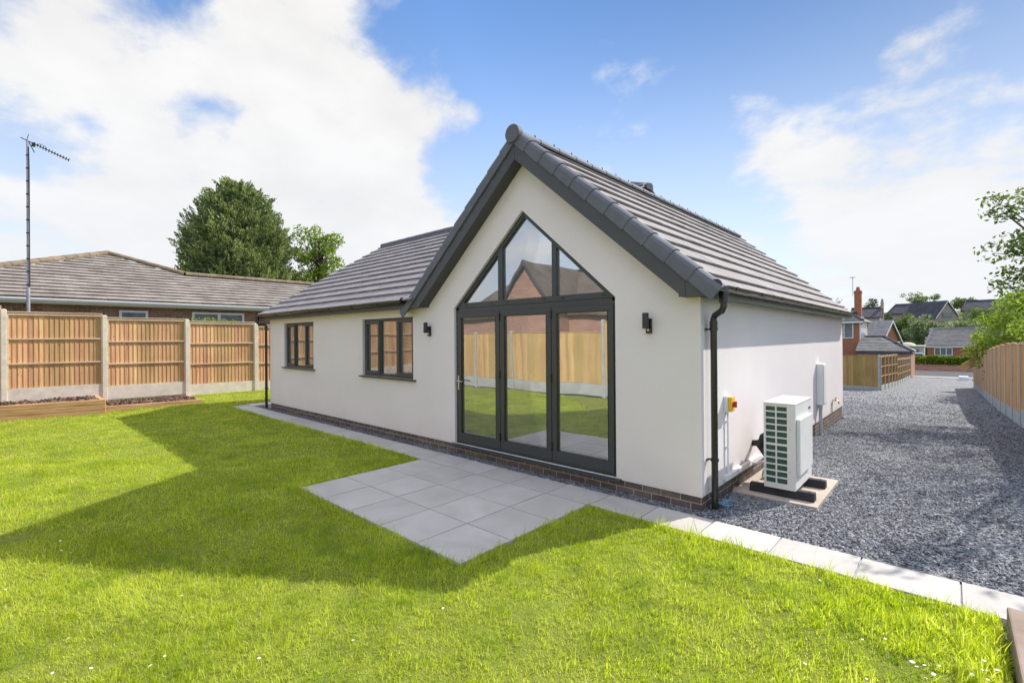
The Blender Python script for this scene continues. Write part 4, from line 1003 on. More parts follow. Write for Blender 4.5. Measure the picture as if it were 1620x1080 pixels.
# ------------------------------------------------------------------ generic houses for the distance
def frame_window(parent, x0, x1, y, z0, z1, lights=2, e=.08):
    m_ = MB(); m_.box(x0, x1, y - .05, y, z0, z0 + e); m_.box(x0, x1, y - .05, y, z1 - e, z1)
    k = [x0 + (x1 - x0 - e) * i / lights for i in range(lights + 1)]
    for xx in k: m_.box(xx, xx + e, y - .05, y, z0 + e, z1 - e)
    wo_ = obj('window', m_, M['upvc'], parent)
    m_ = MB(); m_.box(x0 + e, x1 - e, y - .02, y - .005, z0 + e, z1 - e); obj('pane', m_, M['farglass'], wo_)
def block(name, label, cat, x0, x1, y0, y1, zb, ze, zr, wall, roof, il=0, ir=0, over=.35, fascia='upvc', tiled=True, ridge='slate'):
    t_ = thing(name, ((x0 + x1) / 2, (y0 + y1) / 2, zb), label, cat)
    w_ = MB(); ym = (y0 + y1) / 2
    if il or ir: w_.box(x0, x1, y0, y1, zb, ze)
    else: w_.prism([(x0, y0, zb), (x0, y1, zb), (x0, y1, ze), (x0, ym, zr - .12), (x0, y0, ze)], (x1 - x0, 0, 0))
    wo_ = obj('wall', w_, M[wall], t_); fix_normals(wo_)
    sl = (zr - ze) / (ym - y0); o = over; zo = ze - sl * o * .3
    a, b_, c, d_ = (x0 - o, y0 - o, zo), (x1 + o, y0 - o, zo), (x1 + o, y1 + o, zo), (x0 - o, y1 + o, zo); e_, f_ = (x0 - o + (il + o if il else 0), ym, zr), (x1 + o - (ir + o if ir else 0), ym, zr)
    r_ = MB(); up = Vector((0, 0, .1))
    for q in ([a, b_, f_, e_], [c, d_, e_, f_]): r_.prism(q, up)
    if il: r_.prism([d_, a, e_], up)
    if ir: r_.prism([b_, c, f_], up)
    if tiled:
        S = Vector((0, ym - (y0 - o), zr - zo)); SL = S.length; S.normalize(); W = x1 - x0 + 2 * o
        def flt(cc):
            k_ = (cc.y - (y0 - o)) / (ym - y0 + o)
            return (x0 - o + (il + o if il else 0) * k_) < cc.x < (x1 + o - (ir + o if ir else 0) * k_)
        tiles(r_, (x0 - o, y0 - o - .02, zo + .1), (1, 0, 0), S, W, SL, w=.9, g=.36, filt=flt, hi=.09, th=.06)
    ro = obj('roof', r_, M[roof], t_); fix_normals(ro)
    g_ = MB(); ridge_run(g_, Vector(e_) + Vector((0, 0, .16)), Vector(f_) + Vector((0, 0, .16)), 0, .16, .06, .9)
    if ir: ridge_run(g_, Vector(b_) + Vector((0, 0, .16)), Vector(f_) + Vector((0, 0, .16)), 0, .16, .06, .9)
    if il: ridge_run(g_, Vector(a) + Vector((0, 0, .16)), Vector(e_) + Vector((0, 0, .16)), 0, .16, .06, .9)
    obj('ridge_tiles', g_, M[ridge], t_)
    k_ = MB(); k_.box(x0 - o, x1 + o, y0 - o - .04, y0 - o, zo - .1, zo + .06); obj('fascia', k_, M[fascia], t_)
    return t_
def gable(name, label, cat, A, B, ext, zb, ze, zr, wall, roof, trim='upvc', over=.3):
    """gable face between A and B, building runs away along ext"""
    A, B, X = Vector((*A, 0)), Vector((*B, 0)), Vector((*ext, 0)); m = (A + B) / 2; h = Vector((0, 0, 1))
    t_ = thing(name, (m + X / 2 + h * zb)[:], label, cat); w_ = MB()
    w_.prism([A + h * zb, B + h * zb, B + h * ze, m + h * (zr - .15), A + h * ze], X); wo_ = obj('wall', w_, M[wall], t_); fix_normals(wo_)
    d = (B - A).normalized(); half = (B - A).length / 2; xn = X.normalized(); sl = (zr - ze) / half
    r_ = MB(); tr = MB()
    for sg, P in ((-1, A), (1, B)):
        foot = P + d * sg * over + h * (ze - sl * over); top = m + h * zr
        q = [foot - xn * over, top - xn * over, top + X + xn * over, foot + X + xn * over]; r_.prism(q, h * .12)
        tr.prism([foot - xn * (over + .03) - h * .16, top - xn * (over + .03) - h * .18, top - xn * (over + .03) + h * .10, foot - xn * (over + .03) + h * .10], xn * .028)
    ro = obj('roof', r_, M[roof], t_); fix_normals(ro); to = obj('bargeboard', tr, M[trim], t_); fix_normals(to)
    return t_

# two-storey house with tall chimney, left of the drive
h2 = block('brick_house', 'tall red brick house with a high chimney left of the drive', 'house', -12.5, -4.67, 52, 59, -2.2, 3.2, 5.2, 'redbrick', 'slate', 3.2, 3.2, .35, 'upvc', True, 'darkslate')
frame_window(h2, -6.65, -5.13, 52, 1.54, 3.1, 2); frame_window(h2, -9.6, -8.0, 52, 1.54, 3.1, 2)
m_ = MB()
m_.box(-4.669, -4.62, 52.15, 57.2, 1.3, 3.18)
for i in range(9): m_.box(-4.62, -4.58, 52.15 + i * .6, 52.35 + i * .6, 1.3, 3.18)
obj('cladding', m_, M['upvc'], h2)
m_ = MB(); m_.cyl((-4.5, 52.9, 1.75), (-4.42, 52.85, 1.78), .38, .36, n=20); m_.bar((-4.62, 52.9, 1.6), (-4.45, 52.9, 1.75), .05, .05); obj('satellite_dish', m_, M['galv'], h2)
m_ = MB(); m_.box(-5.12, -4.56, 52.6, 53.2, 2.9, 6.0); m_.box(-5.17, -4.51, 52.55, 53.25, 6.0, 6.12); m_.box(-5.12, -4.56, 52.6, 53.2, 6.12, 6.25); co = obj('chimney', m_, M['redbrick'], h2)
m_ = MB(); m_.cyl((-4.84, 52.9, 6.25), (-4.84, 52.9, 6.6), .17, .14, n=14); obj('chimney_pot', m_, M['redbrick'], co)
a_ = thing('chimney_aerial', (-5.2, 52.6, 5.9), 'thin television aerial strapped to the red brick chimney', 'aerial')
m_ = MB(); m_.cyl((-5.22, 52.55, 5.7), (-5.22, 52.55, 7.55), .025, n=6); m_.cyl((-5.45, 52.4, 7.55), (-5.0, 52.8, 7.5), .03, n=6); obj('mast', m_, M['galv'], a_)
m_ = MB()
for i in range(6): m_.cyl((-5.45 + i * .09, 52.2, 7.55), (-5.45 + i * .09, 52.7, 7.55), .02, n=5)
obj('aerial_array', m_, M['black'], a_)
g1 = block('brick_garage', 'low brick garage with mossy grey hip roof at the end of the panel fence', 'garage', -4.6, -.72, 50.1, 56, -2.2, .26, 1.55, 'pinkbrick', 'slate', 0, 2.1, .12, 'darkslate', True, 'darkslate')
gable('red_gable_house', 'red brick house with white edged gable behind the brick garage', 'house', (-4.9, 72), (-3.2, 79.5), (-8.8, 2.0), -2.2, .55, 3.7, 'redbrick', 'slate')
fb = block('far_bungalow', 'red brick bungalow across the road above the hedge', 'bungalow', -1.1, 8.5, 101, 108.5, -2.4, -.12, 2.75, 'redbrick', 'slate', .6, 0, .3)
frame_window(fb, -.22, 2.05, 101, -1.62, -.32, 3, .12); frame_window(fb, 5.2, 7.2, 101, -1.62, -.32, 2, .12)
m_ = MB(); m_.cyl((.2, 104.7, 2.9), (.2, 104.7, 4.1), .03, n=5); tag(obj('bungalow_aerial_pole', m_, M['galv']), 'thin bare pole on the ridge of the bungalow across the road', 'pole')
fg = thing('flat_garage', (-2.8, 97, -2.3), 'pale flat-roofed garage left of the bungalow across the road', 'garage')
m_ = MB(); m_.box(-7.2, -1.3, 95, 99.5, -2.3, -.02); obj('wall', m_, M['lilac'], fg)
m_ = MB(); m_.box(-7.35, -1.2, 94.8, 99.7, -.02, .1); obj('roof', m_, M['canvas'], fg)
m_ = MB(); m_.box(-4.0, -3.3, 94.96, 94.99, -1.4, -.5); m_.box(-2.9, -1.9, 94.96, 94.99, -1.4, -.45); obj('window', m_, M['farglass'], fg)
ps = thing('garden_parasol', (-3.3, 93.5, -2.3), 'cream domed canopy beside the pale flat-roofed garage', 'parasol')
m_ = MB(); vs = []; fs = []
for j in range(5):
    th_ = j / 4 * math.pi / 2 * .95
    for i in range(16): vs.append((-3.3 + 1.1 * math.sin(th_) * math.cos(i * math.pi / 8), 93.5 + 1.1 * math.sin(th_) * math.sin(i * math.pi / 8), .15 + .5 * math.cos(th_)))
for j in range(4):
    for i in range(16): fs.append((j * 16 + i, (j + 1) * 16 + i, (j + 1) * 16 + (i + 1) % 16, j * 16 + (i + 1) % 16))
m_.add(vs, fs); obj('canopy', m_, M['canvas'], ps, smooth=True)
m_ = MB(); m_.cyl((-3.3, 93.5, -2.3), (-3.3, 93.5, .6), .04, n=8); obj('pole', m_, M['galv'], ps)
# houses on the rise
u1 = gable('hillside_house', 'hillside house with a pale edged gable and long dark roof', 'house', (-.6, 135.2), (2.9, 138.4), (-5.6, 3.6), 1.5, 5.9, 9.2, 'bluebrick', 'darkslate', 'upvc', .35)
m_ = MB(); m_.obox((1.35, 136.75, 6.15), (.75, .69, 0), (.03, -.03, 0), (0, 0, .5)); obj('window', m_, M['farglass'], u1)
block('hillside_house', 'dark roofed hillside house at the right, rising above the leafy bush', 'house', 3.9, 12, 145, 152, 2, 7.2, 9.5, 'bluebrick', 'darkslate', .6, 0, .3, 'darkslate', False, 'darkslate')
block('hillside_house', 'low dark roofed hillside house at the left, half hidden by trees', 'house', -9.2, -4.6, 141, 147, 2, 6.9, 9.1, 'bluebrick', 'darkslate', 1.2, 0, .3, 'darkslate', False, 'darkslate')
hh = block('hillside_house', 'distant house with a tall thin chimney behind the red brick chimney', 'house', -10.5, -6.6, 92, 98, -2, 4.7, 6.3, 'bluebrick', 'darkslate', 0, 0, .2, 'darkslate', False, 'darkslate')
m_ = MB(); m_.box(-6.7, -6.3, 94.6, 95.2, 4.5, 7.3); m_.cyl((-6.5, 94.9, 7.3), (-6.5, 94.9, 7.8), .16, n=8); obj('chimney', m_, M['bluebrick'], hh)
# the houses behind the photographer, mirrored in the glazing
mr = block('reflected_house', 'dark hip-roofed house mirrored in the gable window', 'house', -27, -10.5, -28.5, -20, .3, 3.3, 6.7, 'pinkbrick', 'brownroof', 2.6, 3.4, .35, 'darkslate', False, 'darkslate')
gable('reflected_gable', 'orange brick gable mirrored in the middle pane of the gable window', 'house', (-16.2, -18.2), (-20.6, -18.2), (0, -5.8), .3, 3.9, 6.75, 'pinkbrick', 'brownroof', 'darkslate', .25)

# low wall, hedge and cars across the road
m_ = MB(); m_.box(-1.15, 9, 62.5, 62.75, -2.3, -1.42); m_.box(-1.15, 9, 62.46, 62.79, -1.42, -1.36); tag(obj('garden_wall', m_, M['pinkbrick']), 'low brick garden wall under the hedge across the road', 'wall')
def car(name, label, loc, rot, paint, tall):
    t_ = bpy.data.objects.new(name, None); put(t_, (0, 0, 0), None); tag(t_, label, 'car')
    H = 1.85 if tall else 1.45; b = .95 if tall else .85; W = .9; hL = 2.25
    def side(pts, w0, w1):
        mb = MB(); n = len(pts)
        mb.add([(x, -w0 if z < b else -w1, z) for x, z in pts] + [(x, w0 if z < b else w1, z) for x, z in pts], [tuple(range(n)), tuple(reversed(range(n, 2 * n)))] + [(i, n + i, n + (i + 1) % n, (i + 1) % n) for i in range(n)])
        return mb
    mb = side([(-hL, .35), (hL, .35), (hL + .05, .6), (hL - .1, b - .12), (hL - .95, b - .01), (-hL + .1, b - .01), (-hL - .03, .6)], W, W); o_ = obj('body', mb, M[paint], t_, bevel=.06); fix_normals(o_)
    mb = side([(hL - 1.0, b), (hL - 1.7, H - .05), (-hL + .5, H - .05), (-hL + .12, b)], W - .06, W - .17); o_ = obj('windows', mb, M['carglass'], t_, bevel=.03); fix_normals(o_)
    mb = side([(hL - 1.72, H - .06), (hL - 1.9, H), (-hL + .7, H), (-hL + .48, H - .06)], W - .15, W - .15); o_ = obj('car_roof', mb, M[paint], t_, bevel=.02); fix_normals(o_)
    for xx in (-1.35, 1.35):
        for yy in (-1, 1):
            mb = MB(); mb.cyl((xx, yy * .70, .34), (xx, yy * .92, .34), .34, n=20); wo_ = obj('wheel', mb, M['rubber'], t_); mb = MB(); mb.cyl((xx, yy * .921, .34), (xx, yy * .93, .34), .2, n=14); obj('rim', mb, M['silver'], wo_)
    for yy in (-.65, .65):
        mb = MB(); mb.box(hL - .02, hL + .06, yy - .15, yy + .15, .6, .75); obj('headlight', mb, M['upvc'], t_)
    mb = MB(); mb.box(hL + .03, hL + .07, -.26, .26, .42, .53); obj('number_plate', mb, M['upvc'], t_)
    t_.location = loc; t_.rotation_euler = (0, 0, rot); return t_
car('parked_car', 'tall silver car parked behind the end of the low wall', (-1.35, 68.6, -2.15), -math.pi / 2 + .1, 'silver', True)
car('parked_car', 'white car with only its roof showing over the hedge', (2.6, 68, -2.2), 0, 'upvc', False)
m_ = MB(); m_.box(2.35, 2.95, 49.5, 50.4, -2.1, -1.66); tag(obj('white_block', m_, M['upvc'], bevel=.03), 'white block at the far end of the right-hand fence', 'block')

# ------------------------------------------------------------------ vegetation
def quads(C, size, asp=.5, up=None, flat=0.0):
    n = len(C); a = rng.normal(size=(n, 3)); a /= np.linalg.norm(a, axis=1)[:, None]
    if up is not None: a = a * (1 - flat) + up * flat; a /= np.linalg.norm(a, axis=1)[:, None]
    b = rng.normal(size=(n, 3)); b -= (b * a).sum(1)[:, None] * a; b /= np.linalg.norm(b, axis=1)[:, None]
    s = size * rng.uniform(.55, 1.25, n)[:, None]
    # pointed leaf: base, side, tip, side
    V = np.stack([C - a * s * .5, C + b * s * asp * .5, C + a * s * .5, C - b * s * asp * .5], 1).reshape(-1, 3)
    i = np.arange(n)[:, None] * 4
    return V, np.concatenate([i, i + 1, i + 2, i + 3], 1)
def clump_pts(cents, rad, per, squash=.75):
    P = []
    for c, r_ in zip(cents, rad):
        n = max(4, int(per * (r_ ** 2))); d = rng.normal(size=(n, 3)); d /= np.linalg.norm(d, axis=1)[:, None]
        rr = r_ * rng.uniform(.25, 1.05, n) ** .6
        P.append(c + d * rr[:, None] * np.array([1, 1, squash]))
    return np.concatenate(P)
def tree(name, label, base, crown_c, crown_r, ncl, clr, per, leaf, lsize, cat='tree', group=None, limbs=True, trunk_r=.16, lobes=True, asp=.55, seedpts=None, rmin=.35):
    base = Vector(base); cc = np.array(crown_c, float); cr = np.array(crown_r, float)
    t_ = thing(name, base[:], label, cat, group)
    d = rng.normal(size=(ncl, 3)); d /= np.linalg.norm(d, axis=1)[:, None]
    cents = cc + d * cr * (rng.uniform(rmin, 1.0, ncl) ** .7)[:, None]
    if seedpts is not None: cents = np.concatenate([cents, np.array(seedpts, float)])
    rad = clr * rng.uniform(.55, 1.25, len(cents))
    V, F = quads(clump_pts(cents, rad, per), lsize, asp)
    npobj('crown', V, F, M[leaf], t_)
    m_ = MB(); top = Vector(crown_c) + Vector((0, 0, crown_r[2] * .55))
    b0 = Vector((base.x, base.y, base.z - .2)); fork = base.lerp(Vector(crown_c), .55)
    m_.tube([b0, base.lerp(fork, .5) + Vector((.04, -.03, 0)), fork, fork.lerp(top, .5), top], trunk_r, 9, trunk_r * .22)
    if limbs:
        for c in cents[:: max(1, len(cents) // 46)]:
            c = Vector(c); k_ = rnd.uniform(.0, .75); s_ = fork.lerp(top, k_); mid = s_.lerp(c, .5) + Vector((rnd.uniform(-.1, .1), rnd.uniform(-.1, .1), .12)) * (c - s_).length * .4
            m_.tube([s_, mid, c], trunk_r * .28, 5, trunk_r * .05)
    obj('trunk', m_, M['bark'], t_, smooth=True)
    return t_
# conifer behind the brick bungalow
def conifer(name, label, base, H, prof, nfr, leaf):
    t_ = thing(name, base, label, 'tree'); base = np.array(base)
    zz, rr = zip(*prof); z = rng.uniform(zz[0], zz[-1], nfr * 3); w_ = np.interp(z, zz, rr); keep = rng.random(len(z)) < (w_ / max(rr)) ** 1.0; z = z[keep][:nfr]; w_ = w_[keep][:nfr]
    a = rng.uniform(0, 2 * np.pi, len(z)); lob = 1 + .10 * np.sin(a * 5 + z * 1.3) + .08 * np.sin(a * 9 - z * 2.1)
    r_ = w_ * lob * rng.uniform(.45, 1.03, len(z)) ** .8; P = []; U = []
    for zi, ai, ri in zip(z, a, r_):
        n = 72; out = np.array([math.cos(ai), math.sin(ai), 1.1]); out /= np.linalg.norm(out); s_ = rng.uniform(-.55, .45, n)
        c = np.array([ri * math.cos(ai), ri * math.sin(ai), zi]) + out * s_[:, None] * .9 + rng.normal(size=(n, 3)) * (.17 * (1.05 - .8 * (s_ + .55)))[:, None]
        P.append(c); U.append(np.repeat(out[None], n, 0))
    P = np.concatenate(P) + base * np.array([1, 1, 0]); U = np.concatenate(U)
    V, F = quads(P, .21, .34, U, .62); npobj('crown', V, F, M[leaf], t_)
    m_ = MB(); m_.cyl(base - np.array([0, 0, .3]), (base[0], base[1], prof[-1][0] - .6), .32, .05, n=10); obj('trunk', m_, M['bark'], t_)
conifer('conifer_tree', 'big dark green conifer behind the brick bungalow roof', (-30.97, 5.42, .8), 11, [(1.2, 3.2), (3, 3.35), (5.2, 3.2), (6.6, 3.0), (8, 2.75), (9.4, 2.35), (10.4, 1.8), (11.1, 1.2), (11.6, .5)], 2200, 'conifer')
tree('broadleaf_tree', 'airy bright green tree between the conifer and the new roof', (-30.3, 10.3, .8), (-30.3, 10.3, 7.3), (1.9, 1.9, 2.75), 74, .50, 330, 'brightleaf', .20, trunk_r=.16, rmin=.15, seedpts=[(-28.6, 11.9, 6.9), (-28.2, 12.2, 6.8), (-28.0, 12.4, 6.7)])
t_ = thing('climbing_shrub', (-15.6, -.3, 2.2), 'leafy shoots spilling over the top of the third left fence panel', 'shrub')
V, F = quads(clump_pts(np.array([[-15.65 + rnd.uniform(-.12, .2), -.75 + 1.2 * i / 16, 2.43 + rnd.uniform(-.05, .1)] for i in range(17)]), [.12] * 17, 1500), .075, .6); npobj('foliage', V, F, M['brightleaf'], t_)
m_ = MB()
for i in range(5): m_.tube([(-15.7, -.7 + i * .25, 1.5), (-15.68, -.65 + i * .25, 2.2), (-15.58, -.6 + i * .25, 2.5)], .008, 5)
obj('stems', m_, M['bark'], t_)
# trees right of the drive: their shade falls across the gravel
def hd(y): return float(hdrive(0, y))
OV = [(2.7 + rnd.uniform(0, .9), 11.6 + rnd.uniform(-.8, 1.2), 2.7 + rnd.uniform(0, 2.6)) for _ in range(26)]
tree('overhanging_tree', 'tree with loose leafy branches reaching over the drive from the right edge', (5.3, 12.6, hd(12)), (4.6, 12.4, 4.2), (1.45, 1.9, 1.9), 56, .36, 420, 'midleaf', .12, trunk_r=.13, seedpts=OV)
tree('garden_tree', 'leafy tree beyond the right-hand fence near the path, casting shade on the chippings', (4.9, 8.2, -.1), (4.25, 7.9, 4.2), (1.1, 2.3, 1.5), 40, .30, 420, 'midleaf', .12, trunk_r=.10, seedpts=[(3.4 + rnd.uniform(0, .9), 3.3 + rnd.uniform(0, 2.0), 3.7 + rnd.uniform(-.3, .5)) for _ in range(7)])
tree('leafy_bush', 'big sunlit leafy bush rising behind the right-hand fence', (5.4, 27.5, hd(27)), (5.1, 27.5, 1.6), (2.5, 4.2, 2.45), 210, .55, 330, 'brightleaf', .18, cat='bush', trunk_r=.12)
tree('leafy_bush', 'smaller green bush at the frame edge over the right-hand fence', (4.9, 19.5, hd(20)), (4.7, 19.5, 1.2), (1.2, 2.6, 1.7), 90, .42, 420, 'brightleaf', .14, cat='bush', trunk_r=.08)
t_ = thing('cordyline', (3.55, 33.5, hd(33)), 'russet spiky palm-like plant at the far end of the right-hand fence', 'plant')
m_ = MB()
for i in range(70):
    a = rnd.uniform(0, 6.28); e_ = rnd.uniform(-.35, 1.2); L_ = rnd.uniform(.8, 1.3); d_ = Vector((math.cos(a) * math.cos(e_), math.sin(a) * math.cos(e_), math.sin(e_))); c_ = Vector((3.3, 33.5, .55 + rnd.uniform(-.5, .6)))
    s_ = d_.cross(Vector((0, 0, 1))).normalized() * .035; tip = c_ + d_ * L_ - Vector((0, 0, .25 * L_)); m_.add([c_ - s_, c_ + s_, c_ + d_ * L_ * .6 + s_, tip, c_ + d_ * L_ * .6 - s_], [(0, 1, 2, 3, 4)])
obj('leaves', m_, M['russet'], t_); m_ = MB(); m_.cyl((3.4, 33.5, hd(33) - .1), (3.3, 33.5, .6), .09, .07, n=8); obj('stem', m_, M['bark'], t_)
# hedge across the road: leaf mass over a dense core
hg = thing('clipped_hedge', (2.6, 63.6, -1.5), 'clipped green and yellow hedge on the low wall across the road', 'hedge')
n = 16000; P = np.stack([rng.uniform(-1.05, 8.5, n), rng.uniform(62.9, 64.1, n), rng.uniform(-1.6, -.42, n)], -1)
P[:, 2] += .07 * np.sin(P[:, 0] * 2.3) ; V, F = quads(P, .17, .7); npobj('foliage', V, F, M['hedgeleaf'], hg)
BG = [('willow_bush', 'huge pale green rounded bush on the slope behind the bungalows', (-1.2, 112, -1.5), (-1.3, 112, 2.0), (3.6, 3.0, 3.1), 150, 1.0, 70, 'paleleaf', .42),
      ('willow_bush', 'second pale bush right of the huge one, behind the bungalow roof', (3.3, 116, -1), (3.4, 116, 2.2), (2.8, 2.4, 2.2), 90, .9, 70, 'paleleaf', .42),
      ('hill_tree', 'dark green rounded tree left of the huge pale bush', (-7.7, 116, -1), (-7.9, 116, 3.2), (2.4, 2.4, 2.6), 70, .9, 70, 'darkleaf', .42),
      ('hill_tree', 'mid green tree on the slope below the left hillside house', (-4.9, 118, -1), (-5.2, 118, 3.6), (2.0, 2.0, 2.5), 60, .8, 70, 'midleaf', .42),
      ('hill_tree', 'dense shrub standing above the red gable', (-10.8, 104, -2), (-10.9, 104, 2.6), (2.6, 2.6, 2.4), 70, .9, 70, 'midleaf', .40),
      ('hill_tree', 'low dark shrub between the red gable and the pale garage', (-5.2, 104, -2), (-5.3, 104, .6), (2.6, 1.8, 2.0), 70, .8, 70, 'darkleaf', .38),
      ('hill_tree', 'loose airy tree rising highest behind the hillside houses', (-5.6, 160, 7), (-5.3, 160, 10.8), (3.0, 2.5, 2.3), 34, .85, 55, 'midleaf', .50),
      ('hill_tree', 'small airy tree right of the highest one on the skyline', (-1.2, 160, 7), (-1.3, 160, 11.2), (1.2, 1.2, 1.0), 10, .7, 55, 'midleaf', .50),
      ('hill_tree', 'round tree behind the gable of the hillside house', (3.8, 166, 8), (4.2, 166, 9.8), (2.4, 2, 1.6), 40, .9, 60, 'midleaf', .50),
      ('hill_tree', 'small pointed tree right of the red brick chimney', (-12.9, 150, 5), (-13.3, 150, 8.8), (1.7, 1.5, 2.4), 36, .8, 60, 'darkleaf', .50),
      ('hill_tree', 'pale shrub at the foot of the small pointed tree', (-12, 130, 2), (-12.0, 130, 5.4), (2.4, 2, 1.8), 50, .9, 60, 'paleleaf', .46),
      ('hill_tree', 'tree peeping over the back edge of the new tiled roof', (-11.5, 82, -1), (-11.3, 82, 5.5), (1.7, 1.7, 1.9), 34, .6, 90, 'midleaf', .30),
      ('hill_tree', 'green tree below the right hillside house', (6.8, 124, 0), (6.6, 124, 4.2), (3.2, 2.4, 2.9), 80, .9, 70, 'midleaf', .42),
      ('garden_bush', 'garden bush behind the boundary fence, seen mirrored at the left pane', (-21, -11.5, .5), (-21, -11.5, 2.0), (3.2, 1.4, 1.3), 60, .5, 200, 'midleaf', .16),
      ('garden_bush', 'garden tree mirrored at the right corner of the gable window', (-7.8, -16.5, 1), (-7.8, -16.5, 4.3), (1.6, 1.2, 1.9), 40, .4, 200, 'midleaf', .14)]
for nme, lab, ba, cc_, cr_, nc, clr, per, lf, ls in BG:
    tree(nme, lab, ba, cc_, cr_, nc, clr, per, lf, ls, cat='bush' if 'bush' in nme else 'tree', limbs='airy' in lab, trunk_r=.18 if 'airy' in lab else .12)

# ------------------------------------------------------------------ sky, sun
SUN = Vector((.45, 1.09, 1.0)).normalized(); EL = math.asin(SUN.z); AZ_ = math.atan2(SUN.x, SUN.y)
world = bpy.data.worlds.new('World'); sc.world = world; world.use_nodes = True
n, l = world.node_tree.nodes, world.node_tree.links
bg = n['Background']; bg.inputs['Strength'].default_value = .13
sky = N(n, 'ShaderNodeTexSky', sky_type='NISHITA', sun_disc=False, sun_elevation=EL, sun_rotation=AZ_, altitude=50, air_density=1.0, dust_density=0.15, ozone_density=1.6)
tc = N(n, 'ShaderNodeTexCoord'); D_ = tc.outputs['Generated']
nrm = N(n, 'ShaderNodeVectorMath', operation='NORMALIZE'); l.new(D_, nrm.inputs[0]); D_ = nrm.outputs[0]
sp = N(n, 'ShaderNodeSeparateXYZ'); l.new(D_, sp.inputs[0])
zz = N(n, 'ShaderNodeMath', operation='ADD'); zz.inputs[1].default_value = .32; l.new(sp.outputs['Z'], zz.inputs[0])
iv = N(n, 'ShaderNodeMath', operation='DIVIDE'); iv.inputs[0].default_value = 1; l.new(zz.outputs[0], iv.inputs[1])
pv = N(n, 'ShaderNodeVectorMath', operation='SCALE'); l.new(D_, pv.inputs[0]); l.new(iv.outputs[0], pv.inputs['Scale'])
def wn(scale, det, rough, dist, off=(0, 0, 0)):
    t_ = N(n, 'ShaderNodeTexNoise'); t_.inputs['Scale'].default_value = scale; t_.inputs['Detail'].default_value = det; t_.inputs['Roughness'].default_value = rough; t_.inputs['Distortion'].default_value = dist
    a_ = N(n, 'ShaderNodeVectorMath', operation='ADD'); a_.inputs[1].default_value = off; l.new(pv.outputs[0], a_.inputs[0]); l.new(a_.outputs[0], t_.inputs['Vector']); return t_.outputs['Fac']
BL = [((-.905, .067, .421), .23, .52), ((-.813, .33, .48), .19, .60), ((-.735, .526, .428), .11, .50), ((-.90, .33, .20), .22, .75), ((-.988, .072, .08), .19, .60), ((-.80, .58, .13), .15, .85),
      ((-.82, .50, .30), .16, .45), ((-.02, .99, .13), .14, .85), ((-.11, .93, .30), .11, .46), ((-.22, .93, .30), .07, .30), ((-.042, .912, .407), .05, .52), ((-.527, .696, .488), .035, .28), ((.10, .98, .12), .13, .60), ((-.28, .952, .02), .12, .35),
      ((-.957, .03, .27), .07, -.55), ((-.885, .26, .37), .05, -.45), ((-.60, .64, .55), .18, -.40), ((-.30, .88, .48), .16, -.30), ((-.80, .40, .42), .03, -.2), ((-.896, .165, .411), .05, -.30), ((-.902, .215, .36), .05, -.28), ((-.884, .285, .371), .05, -.22), ((-.939, .104, .329), .045, -.35), ((-.838, .178, .52), .06, -.9), ((-.72, .476, .505), .05, -.35), ((-.726, .593, .33), .06, -.5),
      ((-.665, .60, .43), .05, .30), ((-.64, .68, .36), .04, .2), ((-.245, .903, .353), .05, .25), ((-.161, .955, .248), .06, .20), ((-.09, .94, .345), .05, -.05), ((-.002, .957, .289), .06, .15),
      ((0, 0, 1), .40, .8), ((.2, -.8, .4), .6, .35), ((.8, .3, .4), .5, .35), ((-.7, -.6, .35), .45, .25)]
acc = None
for dv, s_, amp in BL:
    dv = Vector(dv).normalized(); dt = N(n, 'ShaderNodeVectorMath', operation='DOT_PRODUCT'); l.new(D_, dt.inputs[0]); dt.inputs[1].default_value = dv
    mx = N(n, 'ShaderNodeMath', operation='MAXIMUM'); mx.inputs[1].default_value = 0; l.new(dt.outputs['Value'], mx.inputs[0])
    pw = N(n, 'ShaderNodeMath', operation='POWER'); pw.inputs[1].default_value = 1 / (s_ * s_ * .55); l.new(mx.outputs[0], pw.inputs[0])
    ma = N(n, 'ShaderNodeMath', operation='MULTIPLY_ADD'); ma.inputs[1].default_value = amp; l.new(pw.outputs[0], ma.inputs[0])
    if acc is None: ma.inputs[2].default_value = -1.29
    else: l.new(acc, ma.inputs[2])
    acc = ma.outputs[0]
n1 = wn(2.6, 8, .56, .1, (3.1, 1.7, .4)); n2 = wn(8.0, 8, .60, .2, (9, 2, 5))
for o_, k_ in ((n1, 2.6), (n2, 1.2)):
    ma = N(n, 'ShaderNodeMath', operation='MULTIPLY_ADD'); ma.inputs[1].default_value = k_; l.new(o_, ma.inputs[0]); l.new(acc, ma.inputs[2]); acc = ma.outputs[0]
cov = N(n, 'ShaderNodeMapRange', interpolation_type='SMOOTHSTEP'); cov.inputs['From Min'].default_value = .66; cov.inputs['From Max'].default_value = 1.34; l.new(acc, cov.inputs['Value'])
